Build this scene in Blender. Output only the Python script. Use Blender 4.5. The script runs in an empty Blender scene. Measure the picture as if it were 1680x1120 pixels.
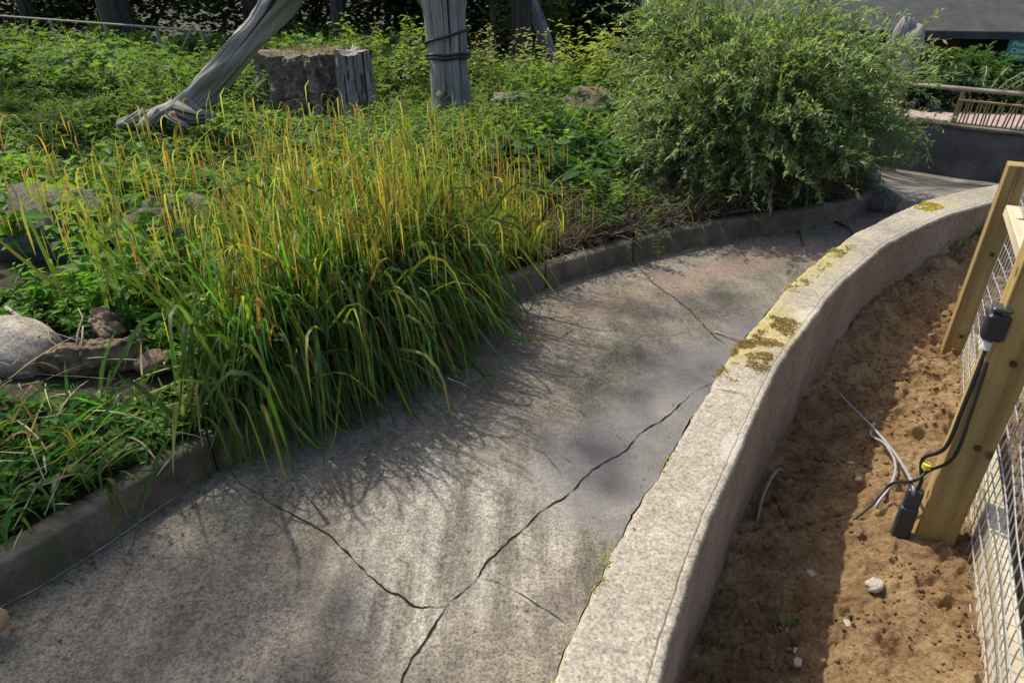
import bpy, math, random
import numpy as np
from mathutils import Vector, Matrix
R = math.radians
SC = bpy.context.scene
COL = SC.collection
rng = np.random.default_rng(7)
random.seed(7)

# ------------------------------------------------------------------ camera, light
EYE = 1.55
PITCH = math.atan(590/1080)
cd = bpy.data.cameras.new('camera'); cam = bpy.data.objects.new('camera', cd); COL.objects.link(cam)
cam.location = (0, 0, EYE); cam.rotation_euler = (math.pi/2-PITCH, 0, 0)
cd.sensor_width = 36; cd.lens = 1080/1680*36; cd.clip_start = .05; cd.clip_end = 600
SC.camera = cam
SUN_EL, SUN_AZ = 55, 45          # azimuth: degrees left of the viewing direction
w = bpy.data.worlds.new('World'); SC.world = w; w.use_nodes = True
nt = w.node_tree; sky = nt.nodes.new('ShaderNodeTexSky'); sky.sky_type = 'NISHITA'; sky.sun_disc = False; sky.dust_density = 3; sky.air_density = .8
sky.sun_elevation = R(SUN_EL); sky.sun_rotation = R(-SUN_AZ)
nt.links.new(sky.outputs[0], nt.nodes['Background'].inputs[0]); nt.nodes['Background'].inputs[1].default_value = .15
sl = bpy.data.lights.new('sun', 'SUN'); sl.energy = 3.6; sl.angle = R(.8); sl.color = (1, .93, .82)
so = bpy.data.objects.new('sun', sl); COL.objects.link(so)
sd = Vector((-math.sin(R(SUN_AZ))*math.cos(R(SUN_EL)), math.cos(R(SUN_AZ))*math.cos(R(SUN_EL)), math.sin(R(SUN_EL))))
so.rotation_euler = sd.to_track_quat('Z', 'Y').to_euler()
SC.view_settings.view_transform = 'Standard'; SC.view_settings.look = 'None'; SC.view_settings.gamma = 1
SC.view_settings.exposure = 0.55
SC.render.engine = 'CYCLES'
SC.cycles.transparent_max_bounces = 8

_s, _c = math.sin(PITCH), math.cos(PITCH)
def at(px, py, z):               # point of height z seen at a photo pixel
    r = (px-840)/1080; y = (560-py)/1080; t = (z-EYE)/(-_s+y*_c)
    return Vector((r*t, (_c+y*_s)*t, z))
def atd(px, py, d):              # point at forward distance d seen at a photo pixel
    r = (px-840)/1080; y = (560-py)/1080; t = d/(_c+y*_s)
    return Vector((r*t, d, EYE+(-_s+y*_c)*t))

# ------------------------------------------------------------------ object helpers
def tag(o, label=None, cat=None, group=None, kind=None):
    if label: o['label'] = label
    if cat: o['category'] = cat
    if group: o['group'] = group
    if kind: o['kind'] = kind
    return o
def empty(name, loc, label, cat, group=None):
    o = bpy.data.objects.new(name, None); COL.objects.link(o); o.location = loc; o.empty_display_size = .1
    bpy.context.view_layer.update()
    return tag(o, label, cat, group)
def link(name, me, mat, parent=None):
    o = bpy.data.objects.new(name, me); COL.objects.link(o)
    if mat: me.materials.append(mat)
    if name in ('seed_spikes', 'stems', 'leaves', 'twigs', 'foliage', 'moss', 'dry_grass', 'wire_mesh', 'frond'): o['kind'] = 'stuff'
    if parent:
        o.parent = parent
        off = Vector((0, 0, 0)); p = parent
        while p: off += p.location; p = p.parent
        o.location = -off if parent.type == 'EMPTY' or True else o.location
    return o
def npmesh(name, V, F, mat, parent=None, col=None, smooth=False):
    """V (n,3), F (m,k) equal-sided faces, col (n,3) linear colour per vertex"""
    V = np.asarray(V, dtype=np.float32); F = np.asarray(F, dtype=np.int32)
    me = bpy.data.meshes.new(name); k = F.shape[1]
    me.vertices.add(len(V)); me.vertices.foreach_set('co', V.ravel())
    me.loops.add(F.size); me.loops.foreach_set('vertex_index', F.ravel())
    me.polygons.add(len(F)); me.polygons.foreach_set('loop_start', np.arange(0, F.size, k, dtype=np.int32))
    if smooth: me.polygons.foreach_set('use_smooth', np.ones(len(F), dtype=bool))
    if col is not None:
        a = me.color_attributes.new('col', 'FLOAT_COLOR', 'POINT')
        c4 = np.ones((len(V), 4), dtype=np.float32); c4[:, :3] = col; a.data.foreach_set('color', c4.ravel())
    me.update(calc_edges=True); me.validate()
    return link(name, me, mat, parent)
class MB:
    def __init__(s): s.v = []; s.f = []; s.g = []
    def add(s, V, F, G=None):
        G = V if G is None else G; s.g += [tuple(map(float, p)) for p in G]
        n = len(s.v); s.v += [tuple(map(float, p)) for p in V]; s.f += [tuple(int(i)+n for i in f) for f in F]; return s
    def box(s, c, size, rot=None, bev=0):
        hx, hy, hz = [q/2 for q in size]; b = min(bev, hx*.9, hy*.9, hz*.9)
        M = rot or Matrix.Identity(3)
        if b <= 0:
            P = [(x, y, z) for z in (-hz, hz) for x, y in ((-hx, -hy), (hx, -hy), (hx, hy), (-hx, hy))]
            F = [(0, 3, 2, 1), (4, 5, 6, 7), (0, 1, 5, 4), (1, 2, 6, 5), (2, 3, 7, 6), (3, 0, 4, 7)]
        else:
            rings = []
            for z, i in ((-hz, b), (-hz+b, 0), (hz-b, 0), (hz, b)):
                X, Y = hx-i, hy-i; q = b if i == 0 else b*.5
                rings.append([(-X+q, -Y, z), (X-q, -Y, z), (X, -Y+q, z), (X, Y-q, z), (X-q, Y, z), (-X+q, Y, z), (-X, Y-q, z), (-X, -Y+q, z)])
            P = [p for r_ in rings for p in r_]; F = [tuple(range(7, -1, -1)), tuple(range(24, 32))]
            for k in range(3):
                for j in range(8): F.append((k*8+j, k*8+(j+1) % 8, k*8+8+(j+1) % 8, k*8+8+j))
        ax = (hx, hy, hz).index(max(hx, hy, hz)); o3 = [q for q in range(3) if q != ax]+[ax]; r0 = random.uniform(0, 9)
        return s.add([M @ Vector(p) + Vector(c) for p in P], F, [(p[o3[0]]+r0, p[o3[1]], p[o3[2]]) for p in P])
    def tube(s, pts, rad, n=8, cap=True, bump=0, seed=0):
        pts = [Vector(p) for p in pts]; m = len(pts)
        rad = rad if hasattr(rad, '__len__') else [rad]*m
        T = [(pts[min(i+1, m-1)]-pts[max(i-1, 0)]).normalized() for i in range(m)]
        u = T[0].orthogonal().normalized(); V = []; G = []; ln = 0; rm = max(rad); g0 = random.uniform(0, 20)
        for i in range(m):
            u = (u-T[i]*u.dot(T[i])).normalized(); b = T[i].cross(u)
            ln += (pts[i]-pts[i-1]).length if i else 0
            for j in range(n):
                a = 2*math.pi*j/n; q = 1; G.append((rm*math.cos(a)+g0, rm*math.sin(a), ln+g0))
                if bump: q += bump*(float(fbm(np.array([math.cos(a)*1.7+seed]), np.array([math.sin(a)*1.7+i*.21]), 3)[0]))
                V.append(pts[i]+(u*math.cos(a)+b*math.sin(a))*rad[i]*q)
        F = [(i*n+j, i*n+(j+1) % n, (i+1)*n+(j+1) % n, (i+1)*n+j) for i in range(m-1) for j in range(n)]
        if cap: F += [tuple(range(n-1, -1, -1)), tuple(range((m-1)*n, m*n))]
        return s.add(V, F, G)
    def build(s, name, mat, parent=None, smooth=False):
        me = bpy.data.meshes.new(name); me.from_pydata(s.v, [], s.f)
        if smooth: me.polygons.foreach_set('use_smooth', [True]*len(me.polygons))
        ga = me.attributes.new('gp', 'FLOAT_VECTOR', 'POINT'); ga.data.foreach_set('vector', np.array(s.g, dtype=np.float32).ravel())
        me.update(); return link(name, me, mat, parent)

def _h(i, j, sd=0):
    n = (i.astype(np.int64)*374761393+j.astype(np.int64)*668265263+sd*974634777) & 0x7fffffff
    n = ((n ^ (n >> 13))*1274126177) & 0x7fffffff
    return ((n ^ (n >> 16)) & 0xffff)/32767.5-1
def vnoise(x, y, sd=0):
    xi, yi = np.floor(x), np.floor(y); fx, fy = x-xi, y-yi; fx = fx*fx*(3-2*fx); fy = fy*fy*(3-2*fy)
    a, b, c, d = _h(xi, yi, sd), _h(xi+1, yi, sd), _h(xi, yi+1, sd), _h(xi+1, yi+1, sd)
    return (a*(1-fx)+b*fx)*(1-fy)+(c*(1-fx)+d*fx)*fy
def fbm(x, y, o=4, sd=0):
    r, a = 0, .5
    for k in range(o): r = r+a*vnoise(x*2**k+17*k, y*2**k-9*k, sd+k); a *= .5
    return r
def worley(x, y, sd=0):
    xi, yi = np.floor(x), np.floor(y); d = np.full(np.shape(x), 9.)
    for i in (-1, 0, 1):
        for j in (-1, 0, 1):
            px, py = xi+i, yi+j; d = np.minimum(d, (px+.5+.45*_h(px, py, sd)-x)**2+(py+.5+.45*_h(px, py, sd+7)-y)**2)
    return np.sqrt(d)
def sstep(a, b, x): t = np.clip((x-a)/(b-a), 0, 1); return t*t*(3-2*t)
def grid_faces(nu, nv):
    i = np.arange(nu-1)[:, None]*nv+np.arange(nv-1)[None, :]; i = i.ravel()
    return np.stack([i, i+nv, i+nv+1, i+1], 1)

# ------------------------------------------------------------------ materials
def newmat(name):
    m = bpy.data.materials.new(name); m.use_nodes = True; nt = m.node_tree; nt.nodes.clear()
    out = nt.nodes.new('ShaderNodeOutputMaterial'); b = nt.nodes.new('ShaderNodeBsdfPrincipled')
    nt.links.new(b.outputs[0], out.inputs[0]); return m, nt, b, out
class NT:
    def __init__(s, nt, gp=False):
        s.nt = nt; tc = nt.nodes.new('ShaderNodeTexCoord'); s.P = tc.outputs['Object']
        if gp: g = nt.nodes.new('ShaderNodeAttribute'); g.attribute_name = 'gp'; s.P = g.outputs['Vector']
    def noise(s, scale, detail=5, rough=.6, vec=None, stretch=None, dist=0):
        n = s.nt.nodes.new('ShaderNodeTexNoise'); n.inputs['Scale'].default_value = scale; n.inputs['Detail'].default_value = detail
        n.inputs['Roughness'].default_value = rough; n.inputs['Distortion'].default_value = dist
        v = vec or s.P
        if stretch:
            m = s.nt.nodes.new('ShaderNodeMapping'); m.inputs['Scale'].default_value = stretch[:3]
            if len(stretch) > 3: m.inputs['Rotation'].default_value = stretch[3:6]
            s.nt.links.new(v, m.inputs[0]); v = m.outputs[0]
        s.nt.links.new(v, n.inputs['Vector']); return n.outputs[0]
    def voro(s, scale, feat='F1'):
        n = s.nt.nodes.new('ShaderNodeTexVoronoi'); n.inputs['Scale'].default_value = scale; n.feature = feat
        s.nt.links.new(s.P, n.inputs['Vector']); return n.outputs[0]
    def ramp(s, x, stops):
        r = s.nt.nodes.new('ShaderNodeValToRGB'); e = r.color_ramp.elements
        while len(e) < len(stops): e.new(.5)
        for k, (p, c) in enumerate(stops):
            e[k].position = p; e[k].color = (*c, 1) if hasattr(c, '__len__') else (c, c, c, 1)
        s.nt.links.new(x, r.inputs[0]); return r.outputs[0]
    def mix(s, f, a, b, mode='MIX'):
        m = s.nt.nodes.new('ShaderNodeMix'); m.data_type = 'RGBA'; m.blend_type = mode
        for i, v in ((0, f), (6, a), (7, b)):
            if hasattr(v, 'is_linked'): s.nt.links.new(v, m.inputs[i])
            elif i == 0: m.inputs[0].default_value = v
            else: m.inputs[i].default_value = (*v, 1) if hasattr(v, '__len__') else (v, v, v, 1)
        return m.outputs[2]
    def math(s, op, a, b=0., clamp=False):
        m = s.nt.nodes.new('ShaderNodeMath'); m.operation = op; m.use_clamp = clamp
        for i, v in ((0, a), (1, b)):
            if hasattr(v, 'is_linked'): s.nt.links.new(v, m.inputs[i])
            else: m.inputs[i].default_value = v
        return m.outputs[0]
    def attr(s, name='col'):
        a = s.nt.nodes.new('ShaderNodeAttribute'); a.attribute_name = name; return a.outputs['Color']
    def bump(s, hgt, strength, dist, b):
        n = s.nt.nodes.new('ShaderNodeBump'); n.inputs['Strength'].default_value = strength; n.inputs['Distance'].default_value = dist
        s.nt.links.new(hgt, n.inputs['Height']); s.nt.links.new(n.outputs[0], b.inputs['Normal'])
    def col(s, c, b, rough=.8, spec=.3):
        s.nt.links.new(c, b.inputs['Base Color']); b.inputs['Roughness'].default_value = rough
        b.inputs['Specular IOR Level'].default_value = spec

def leaf_mat(name, trans=.45, rough=.42, spec=.4, tboost=(1.5, 1.5, .55)):
    m, nt, b, out = newmat(name); N = NT(nt)
    v = N.noise(9, 3); c = N.mix(.45, N.attr(), N.ramp(v, [(.25, .35), (.75, 1.5)]), 'MULTIPLY')
    N.col(c, b, rough, spec)
    t = nt.nodes.new('ShaderNodeBsdfTranslucent'); nt.links.new(N.mix(1., c, tboost, 'MULTIPLY'), t.inputs[0])
    ms = nt.nodes.new('ShaderNodeMixShader'); ms.inputs[0].default_value = trans
    nt.links.new(b.outputs[0], ms.inputs[1]); nt.links.new(t.outputs[0], ms.inputs[2]); nt.links.new(ms.outputs[0], out.inputs[0])
    return m
def wood_mat(name, dark, light, stretch=(1, 1, .06), scale=22, rough=.8, bump=.5, cracks=True):
    m, nt, b, out = newmat(name); N = NT(nt, True)
    g = N.noise(scale, 8, .65, stretch=stretch); c = N.ramp(g, [(.25, dark), (.7, light)])
    big = N.noise(2.5, 4, .6); c = N.mix(.5, c, N.ramp(big, [(.3, .55), (.7, 1.35)]), 'MULTIPLY')
    h = g
    if cracks:
        k = N.noise(scale*1.1, 3, .5, stretch=(stretch[0]*1.3, stretch[1]*1.3, stretch[2]*.35)); k = N.ramp(k, [(.37, 0.), (.43, 1.)])
        c = N.mix(1., c, N.mix(.88, 1., k), 'MULTIPLY'); h = N.mix(.6, g, k)
    N.col(c, b, rough, .25); N.bump(h, bump, .02, b); return m
def stone_mat(name, a, b_, scale=9, fine=90, moss=None, bump=.5):
    m, nt, b, out = newmat(name); N = NT(nt)
    c = N.ramp(N.noise(scale, 8, .7), [(.3, a), (.68, b_)])
    f = N.noise(fine, 4, .7); c = N.mix(.6, c, N.ramp(f, [(.32, .45), (.65, 1.35)]), 'MULTIPLY')
    if moss:
        k = N.ramp(N.noise(scale*.8, 5, .6, dist=.5), [(.52, 0.), (.62, 1.)]); c = N.mix(N.math('MULTIPLY', k, .7), c, moss)
    N.col(c, b, .9, .2); N.bump(N.mix(.5, f, N.noise(scale*2, 6, .7)), bump, .02, b); return m

M = {}
M['sedge'] = leaf_mat('sedge_leaf', .45, .42, .3, (1.3, 1.5, .55))
M['spike'] = leaf_mat('sedge_spike', .45, .6, .2, (1.4, 1.25, .5))
M['leaf'] = leaf_mat('soft_leaf', .45, .6, .15)
M['bush'] = leaf_mat('bush_leaf', .45, .45, .4, (1.4, 1.45, .7))
M['dry'] = leaf_mat('dry_litter', .2, .8, .1, (1.1, 1.05, .9))
M['petal'] = leaf_mat('petal', .3, .7, .1, (1, 1, 1))
M['grey_wood'] = wood_mat('weathered_grey_wood', (.12, .108, .097), (.42, .385, .35), (1, 1, .06), 26)
M['log_wood'] = wood_mat('weathered_log_wood', (.13, .118, .105), (.42, .385, .35), (1, 1, .07), 24, bump=.9)
M['bark'] = stone_mat('rough_bark', (.07, .055, .042), (.28, .225, .175), 9, 30, bump=1.)
M['dark_bark'] = wood_mat('dark_bark', (.02, .018, .014), (.075, .065, .05), (1, 1, .15), 14)
M['root'] = stone_mat('root_wood', (.07, .05, .035), (.34, .25, .17), 16, 50, bump=1.)
M['twig'] = wood_mat('twig_wood', (.16, .13, .1), (.42, .36, .29), (.4, .4, .4), 40, cracks=False)
M['boulder'] = stone_mat('boulder_stone', (.06, .055, .05), (.2, .185, .165), 5, 60, (.06, .08, .03))
M['pale_stone'] = stone_mat('pale_stone', (.24, .205, .16), (.55, .49, .39), 9, 70, bump=.8)
M['red_stone'] = stone_mat('reddish_stone', (.09, .062, .05), (.24, .165, .13), 6, 60, (.07, .09, .03))
M['pebble'] = stone_mat('pebble_stone', (.3, .25, .19), (.6, .54, .45), 20, 200)
M['steel'] = newmat('galvanised_wire')[0]
_b = M['steel'].node_tree.nodes['Principled BSDF']; _b.inputs['Base Color'].default_value = (.55, .55, .53, 1); _b.inputs['Metallic'].default_value = .55; _b.inputs['Roughness'].default_value = .42
def plain(name, c, rough=.5, spec=.4, nscale=60, amt=.35):
    m, nt, b, out = newmat(name); N = NT(nt)
    cc = N.mix(amt, c, N.ramp(N.noise(nscale, 5), [(.3, .4), (.7, 1.5)]), 'MULTIPLY'); N.col(cc, b, rough, spec); N.bump(N.noise(nscale*2, 3), .15, .003, b); return m
M['black'] = plain('black_rubber', (.018, .018, .02), .5)
M['duct'] = plain('dark_grey_plastic', (.035, .042, .048), .45)
M['grey_cable'] = plain('grey_cable', (.3, .3, .31), .4)
M['yellow'] = plain('yellow_tape', (.6, .55, .05), .5)
M['cable_white'] = plain('white_plastic', (.6, .6, .58), .5)
M['green_sign'] = plain('green_sign', (.02, .25, .16), .5, amt=.2)
M['sign_white'] = plain('sign_lettering', (.6, .75, .7), .5, amt=.1)
M['bolt'] = plain('dark_bolt', (.03, .028, .025), .5)

def pine(name='treated_pine', a=(.22, .145, .052), z=(.42, .31, .13)):
    m, nt, b, out = newmat(name); N = NT(nt, True)
    g = N.noise(34, 6, .55, stretch=(1, 1, .035)); c = N.ramp(g, [(.3, a), (.7, z)])
    big = N.noise(4, 4, .6, stretch=(1, 1, .4)); c = N.mix(.55, c, N.ramp(big, [(.3, (.62, .6, .42)), (.7, (1.25, 1.2, 1.15))]), 'MULTIPLY')
    k = N.voro(7.3); k = N.ramp(k, [(.0, .15), (.09, .35), (.16, 1.)]); c = N.mix(1., c, k, 'MULTIPLY')
    ck = N.ramp(N.noise(30, 3, .5, stretch=(1, 1, .02)), [(.3, .25), (.335, 1.)]); c = N.mix(.9, c, ck, 'MULTIPLY')
    gm = N.ramp(N.noise(5, 5, .6, stretch=(1, 1, .3)), [(.5, 0.), (.68, 1.)]); c = N.mix(N.math('MULTIPLY', gm, .5), c, (.2, .2, .09))
    d = N.ramp(N.noise(150, 2, .5), [(.3, .75), (.5, 1.)]); c = N.mix(.8, c, d, 'MULTIPLY')
    N.col(c, b, .7, .25); N.bump(g, .25, .01, b); return m
M['pine'] = pine(); M['board'] = pine('bleached_sunlit_board', (.4, .34, .22), (.62, .56, .42))  # weathered boards and rails, their sunlit brightness also put into the colour

def floor_mat():
    m, nt, b, out = newmat('worn_concrete_floor'); N = NT(nt)
    sep = nt.nodes.new('ShaderNodeSeparateColor'); nt.links.new(N.attr(), sep.inputs[0]); silt, redm, pale = sep.outputs
    c = N.ramp(N.noise(1.6, 7, .7, dist=.5), [(.3, (.11, .095, .074)), (.5, (.18, .16, .126)), (.7, (.27, .243, .19))])
    st = N.noise(11, 6, .65, stretch=(1, .1, 1, 0, 0, R(14))); c = N.mix(.35, c, N.ramp(st, [(.36, .5), (.62, 1.4)]), 'MULTIPLY')
    def msk(ch, sc, lo, hi, amp=1.2): return N.ramp(N.math('ADD', ch, N.math('MULTIPLY', N.math('SUBTRACT', N.noise(sc, 6, .72), .5), amp)), [(lo, 0.), (hi, 1.)])
    c = N.mix(N.math('MULTIPLY', msk(redm, 3.6, .42, .85), .6), c, (.225, .16, .12))
    gr = N.ramp(N.noise(2.6, 7, .75, stretch=(1.2, .8, 1, 0, 0, .5)), [(.5, 0.), (.64, 1.)]); c = N.mix(N.math('MULTIPLY', gr, .6), c, (.11, .115, .07))
    pk = N.math('MULTIPLY', msk(pale, 4.5, .4, .8), N.ramp(st, [(.4, .15), (.6, 1.)])); c = N.mix(N.math('MULTIPLY', pk, .75), c, (.4, .375, .31))
    sp = N.noise(100, 4, .78); sp3 = N.noise(38, 6, .8); spd = N.mix(1., N.ramp(sp, [(.37, .42), (.5, .98), (.65, 1.45)]), N.ramp(sp3, [(.38, .62), (.5, 1.), (.64, 1.25)]), 'MULTIPLY')
    agg = N.ramp(N.noise(1.9, 5, .7), [(.3, .6), (.55, 1.)]); c = N.mix(agg, c, N.mix(1., c, spd, 'MULTIPLY'))
    dk0 = N.ramp(N.voro(72), [(.13, .3), (.26, 1.)]); mk0 = N.ramp(N.noise(9, 5, .7), [(.42, 0.), (.6, 1.)]); c = N.mix(N.math('MULTIPLY', mk0, .85), c, N.mix(1., c, dk0, 'MULTIPLY'))
    dk = N.ramp(N.voro(31), [(.08, .2), (.16, 1.)]); mk = N.ramp(N.noise(4, 4), [(.48, 0.), (.6, 1.)]); c = N.mix(N.math('MULTIPLY', mk, .8), c, N.mix(1., c, dk, 'MULTIPLY'))
    sm = msk(silt, 2.8, .3, .85, 1.3); sc_ = N.ramp(N.noise(3.4, 6, .7), [(.32, (.11, .11, .115)), (.6, (.18, .177, .172)), (.72, (.3, .29, .27))])
    sc_ = N.mix(.4, sc_, N.ramp(sp, [(.36, .55), (.5, 1.), (.66, 1.3)]), 'MULTIPLY'); c = N.mix(N.math('MULTIPLY', sm, .75), c, sc_)
    N.col(c, b, .82, .3); rg = N.math('SUBTRACT', .88, N.math('MULTIPLY', sm, .22)); nt.links.new(rg, b.inputs['Roughness'])
    N.bump(N.mix(.5, sp, sp3), .6, .012, b); return m
M['floor'] = floor_mat()
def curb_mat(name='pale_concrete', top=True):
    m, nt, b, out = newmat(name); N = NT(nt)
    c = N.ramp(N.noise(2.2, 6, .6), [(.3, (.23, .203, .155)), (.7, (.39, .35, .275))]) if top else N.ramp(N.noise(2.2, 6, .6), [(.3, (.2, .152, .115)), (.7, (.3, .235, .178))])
    sp = N.noise(120, 4, .8); c = N.mix(.8, c, N.ramp(sp, [(.36, .4), (.5, 1.), (.66, 1.5)]), 'MULTIPLY'); c = N.mix(.6, c, N.ramp(N.noise(33, 6, .8), [(.35, .55), (.6, 1.25)]), 'MULTIPLY')
    pit = N.ramp(N.voro(23), [(.06, .3), (.1, 1.)]); pm = N.ramp(N.noise(6, 3), [(.52, 0.), (.6, 1.)])
    c = N.mix(pm, c, N.mix(1., c, pit, 'MULTIPLY'))
    if top:
        ge = nt.nodes.new('ShaderNodeAttribute'); ge.attribute_name = 'col'; sep = nt.nodes.new('ShaderNodeSeparateColor')
        nt.links.new(ge.outputs['Color'], sep.inputs[0])
        n = N.noise(19, 8, .85); k = N.math('ADD', sep.outputs[0], N.math('MULTIPLY', N.math('SUBTRACT', n, .5), 1.5))
        k = N.ramp(k, [(.4, 0.), (.8, 1.)]); lc = N.ramp(N.noise(38, 5, .7), [(.3, (.17, .125, .04)), (.5, (.36, .3, .08)), (.7, (.46, .42, .2))])
        c = N.mix(N.math('MULTIPLY', k, .7), c, lc)
        wv = N.ramp(N.math('ADD', sep.outputs[1], N.math('MULTIPLY', N.math('SUBTRACT', n, .5), 1.3)), [(.45, 0.), (.6, 1.)])
        c = N.mix(N.math('MULTIPLY', wv, .4), c, (.52, .49, .43))
    else:
        v = N.noise(8, 5, .6, stretch=(1, 1, .15)); c = N.mix(.4, c, N.ramp(v, [(.35, .65), (.65, 1.2)]), 'MULTIPLY')
    N.col(c, b, .85, .25); N.bump(N.mix(.5, sp, N.noise(30, 5, .7)), .5, .01, b); return m
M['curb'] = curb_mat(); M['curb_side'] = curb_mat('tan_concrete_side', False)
M['kerb'] = stone_mat('dark_kerb_concrete', (.075, .066, .048), (.21, .185, .14), 4, 90, (.06, .075, .035), .45)
def dirt_mat():
    m, nt, b, out = newmat('dry_soil'); N = NT(nt)
    c = N.ramp(N.noise(5, 8, .75), [(.28, (.19, .112, .057)), (.5, (.37, .24, .122)), (.72, (.55, .4, .21))])
    g = N.noise(70, 5, .75); c = N.mix(.65, c, N.ramp(g, [(.33, .45), (.5, 1.), (.68, 1.45)]), 'MULTIPLY')
    N.col(c, b, .95, .1); N.bump(N.mix(.4, g, N.noise(34, 8, .85, dist=.8)), 1., .035, b); return m
M['dirt'] = dirt_mat()
M['earth'] = stone_mat('dark_earth', (.018, .015, .01), (.07, .055, .035), 4, 40, (.03, .05, .015), .8)
M['wallc'] = stone_mat('stained_wall_concrete', (.05, .05, .052), (.13, .125, .12), 2.2, 50, bump=.3)
M['roof'] = stone_mat('felt_roof', (.04, .043, .043), (.08, .083, .08), 3, 60, bump=.3)
def brick():
    m, nt, b, out = newmat('red_brick'); N = NT(nt)
    t = nt.nodes.new('ShaderNodeTexBrick'); t.inputs['Color1'].default_value = (.16, .07, .05, 1); t.inputs['Color2'].default_value = (.11, .055, .045, 1)
    t.inputs['Mortar'].default_value = (.1, .085, .075, 1); t.inputs['Scale'].default_value = 4.4; t.inputs['Mortar Size'].default_value = .018
    mp = nt.nodes.new('ShaderNodeMapping'); mp.inputs['Rotation'].default_value = (R(90), 0, 0); nt.links.new(N.P, mp.inputs[0]); nt.links.new(mp.outputs[0], t.inputs[0])
    c = N.mix(.5, t.outputs[0], N.ramp(N.noise(9, 5), [(.3, .6), (.7, 1.3)]), 'MULTIPLY'); N.col(c, b, .85, .2); return m
M['brick'] = brick()
M['path'] = stone_mat('pinkish_path', (.3, .22, .19), (.42, .32, .28), 2, 80, bump=.3)
M['dark_gap'] = plain('dark_gap_shade', (.02, .02, .018), .8)
M['railw'] = plain('pale_rail', (.3, .28, .2), .7, .2)
M['bamboo'] = wood_mat('split_bamboo', (.2, .14, .06), (.42, .33, .16), (1, 1, .1), 40, cracks=False)
M['crack'] = plain('dirt_filled_crack', (.018, .016, .013), .95, .1)
M['cut_wood'] = wood_mat('cut_timber', (.35, .22, .11), (.6, .43, .26), (.3, .3, .3), 25)

# ------------------------------------------------------------------ vegetation helpers
def blades(P, az, th0, L, width, droop, c0, c1, K=8, twist=.3, power=1.6, floor=None, maxth=2.9, taper='leaf', jit=.12, bend=None):
    """arching ribbons. arrays of length n; c0/c1 (n,3) base/tip colours. returns V,F,C and centre lines"""
    n = len(P); t = np.linspace(0, 1, K+1)
    th = np.minimum(th0[:, None]+droop[:, None]*t[None, :]**power, maxth)
    if bend is not None:
        q = np.clip((t[None, :]-bend[:, None])/.3, 0, 1); q = q*q*(3-2*q); th = th0[:, None]+(droop[:, None]-th0[:, None])*q+.25*t[None, :]
        th = np.minimum(th, maxth)
    ds = (L/K)[:, None]; wig = np.cumsum(rng.normal(0, jit, (n, K+1)), 1)*.5
    A = az[:, None]+wig
    dx = np.sin(th)*np.sin(A)*ds; dy = np.sin(th)*np.cos(A)*ds; dz = np.cos(th)*ds
    C = np.zeros((n, K+1, 3))
    C[:, 1:, 0] = np.cumsum(dx[:, :-1], 1); C[:, 1:, 1] = np.cumsum(dy[:, :-1], 1); C[:, 1:, 2] = np.cumsum(dz[:, :-1], 1)
    C += P[:, None, :]
    if floor is not None:
        g = floor(C[:, :, 0], C[:, :, 1])+.006+rng.uniform(0, .03, (n, 1)); C[:, :, 2] = np.maximum(C[:, :, 2], g)
    prof = {'leaf': (np.minimum(1, .55+t*2.2))*(1-t**3)**.8+.04, 'even': np.ones_like(t)*(1-.3*t), 'fat': np.sin(np.pi*np.clip(t*.9+.08, 0, 1))**.6}[taper]
    tw = rng.uniform(-1, 1, n)[:, None]*twist*(1+2*t[None, :])
    sx, sy = np.cos(A), -np.sin(A)
    # side vector twisted toward the blade normal
    nx, ny, nz = np.cos(th)*np.sin(A), np.cos(th)*np.cos(A), -np.sin(th)
    S = np.stack([sx*np.cos(tw)+nx*np.sin(tw), sy*np.cos(tw)+ny*np.sin(tw), nz*np.sin(tw)], 2)
    W = (width[:, None]*prof[None, :]*.5)[:, :, None]
    V = np.stack([C-S*W, C+S*W], 2).reshape(-1, 3)
    i = (np.arange(n)[:, None]*(K+1)+np.arange(K)[None, :]).ravel()*2
    F = np.stack([i, i+1, i+3, i+2], 1)
    cc = c0[:, None, :]*(1-t[None, :, None])+c1[:, None, :]*t[None, :, None]
    return V, F, np.repeat(cc, 2, axis=1).reshape(-1, 3), C
def leaves(P, D, L, W, col, fold=.25, up=None, droop=0):
    """folded kite-shaped leaves at P pointing along D"""
    n = len(P); D = D/np.linalg.norm(D, axis=1, keepdims=True)
    if up is None: up = np.tile([0, 0, 1.], (n, 1))
    up = up+rng.normal(0, .35, (n, 3))
    S = np.cross(D, up); S /= np.linalg.norm(S, axis=1, keepdims=True)+1e-9; U = np.cross(S, D)
    L = np.broadcast_to(L, n)[:, None]; W = np.broadcast_to(W, n)[:, None]
    a = P; tip = P+D*L-U*L*droop; m = P+D*L*.42
    V = np.stack([a, m-S*W*.5+U*W*fold, tip, m+S*W*.5+U*W*fold], 1).reshape(-1, 3)
    i = np.arange(n)*4; F = np.concatenate([np.stack([i, i+2, i+1], 1), np.stack([i, i+3, i+2], 1)])
    return V, F, np.repeat(col, 4, axis=0)
def join(parts):
    V, F, C, n = [], [], [], 0
    for v, f, c in parts: V.append(v); F.append(f+n); C.append(c); n += len(v)
    return np.concatenate(V), np.concatenate(F), np.concatenate(C)
def tint(n, base, var=.25, hue=.12):
    b = np.array(base)[None, :]*np.exp(rng.normal(0, var, (n, 1)))
    return np.clip(b*np.exp(rng.normal(0, hue, (n, 3))), .002, .9)
def rdir(n, zmin=-1, zmax=1):
    z = rng.uniform(zmin, zmax, n); a = rng.uniform(0, 2*np.pi, n); r = np.sqrt(1-z*z)
    return np.stack([r*np.cos(a), r*np.sin(a), z], 1)

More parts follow.
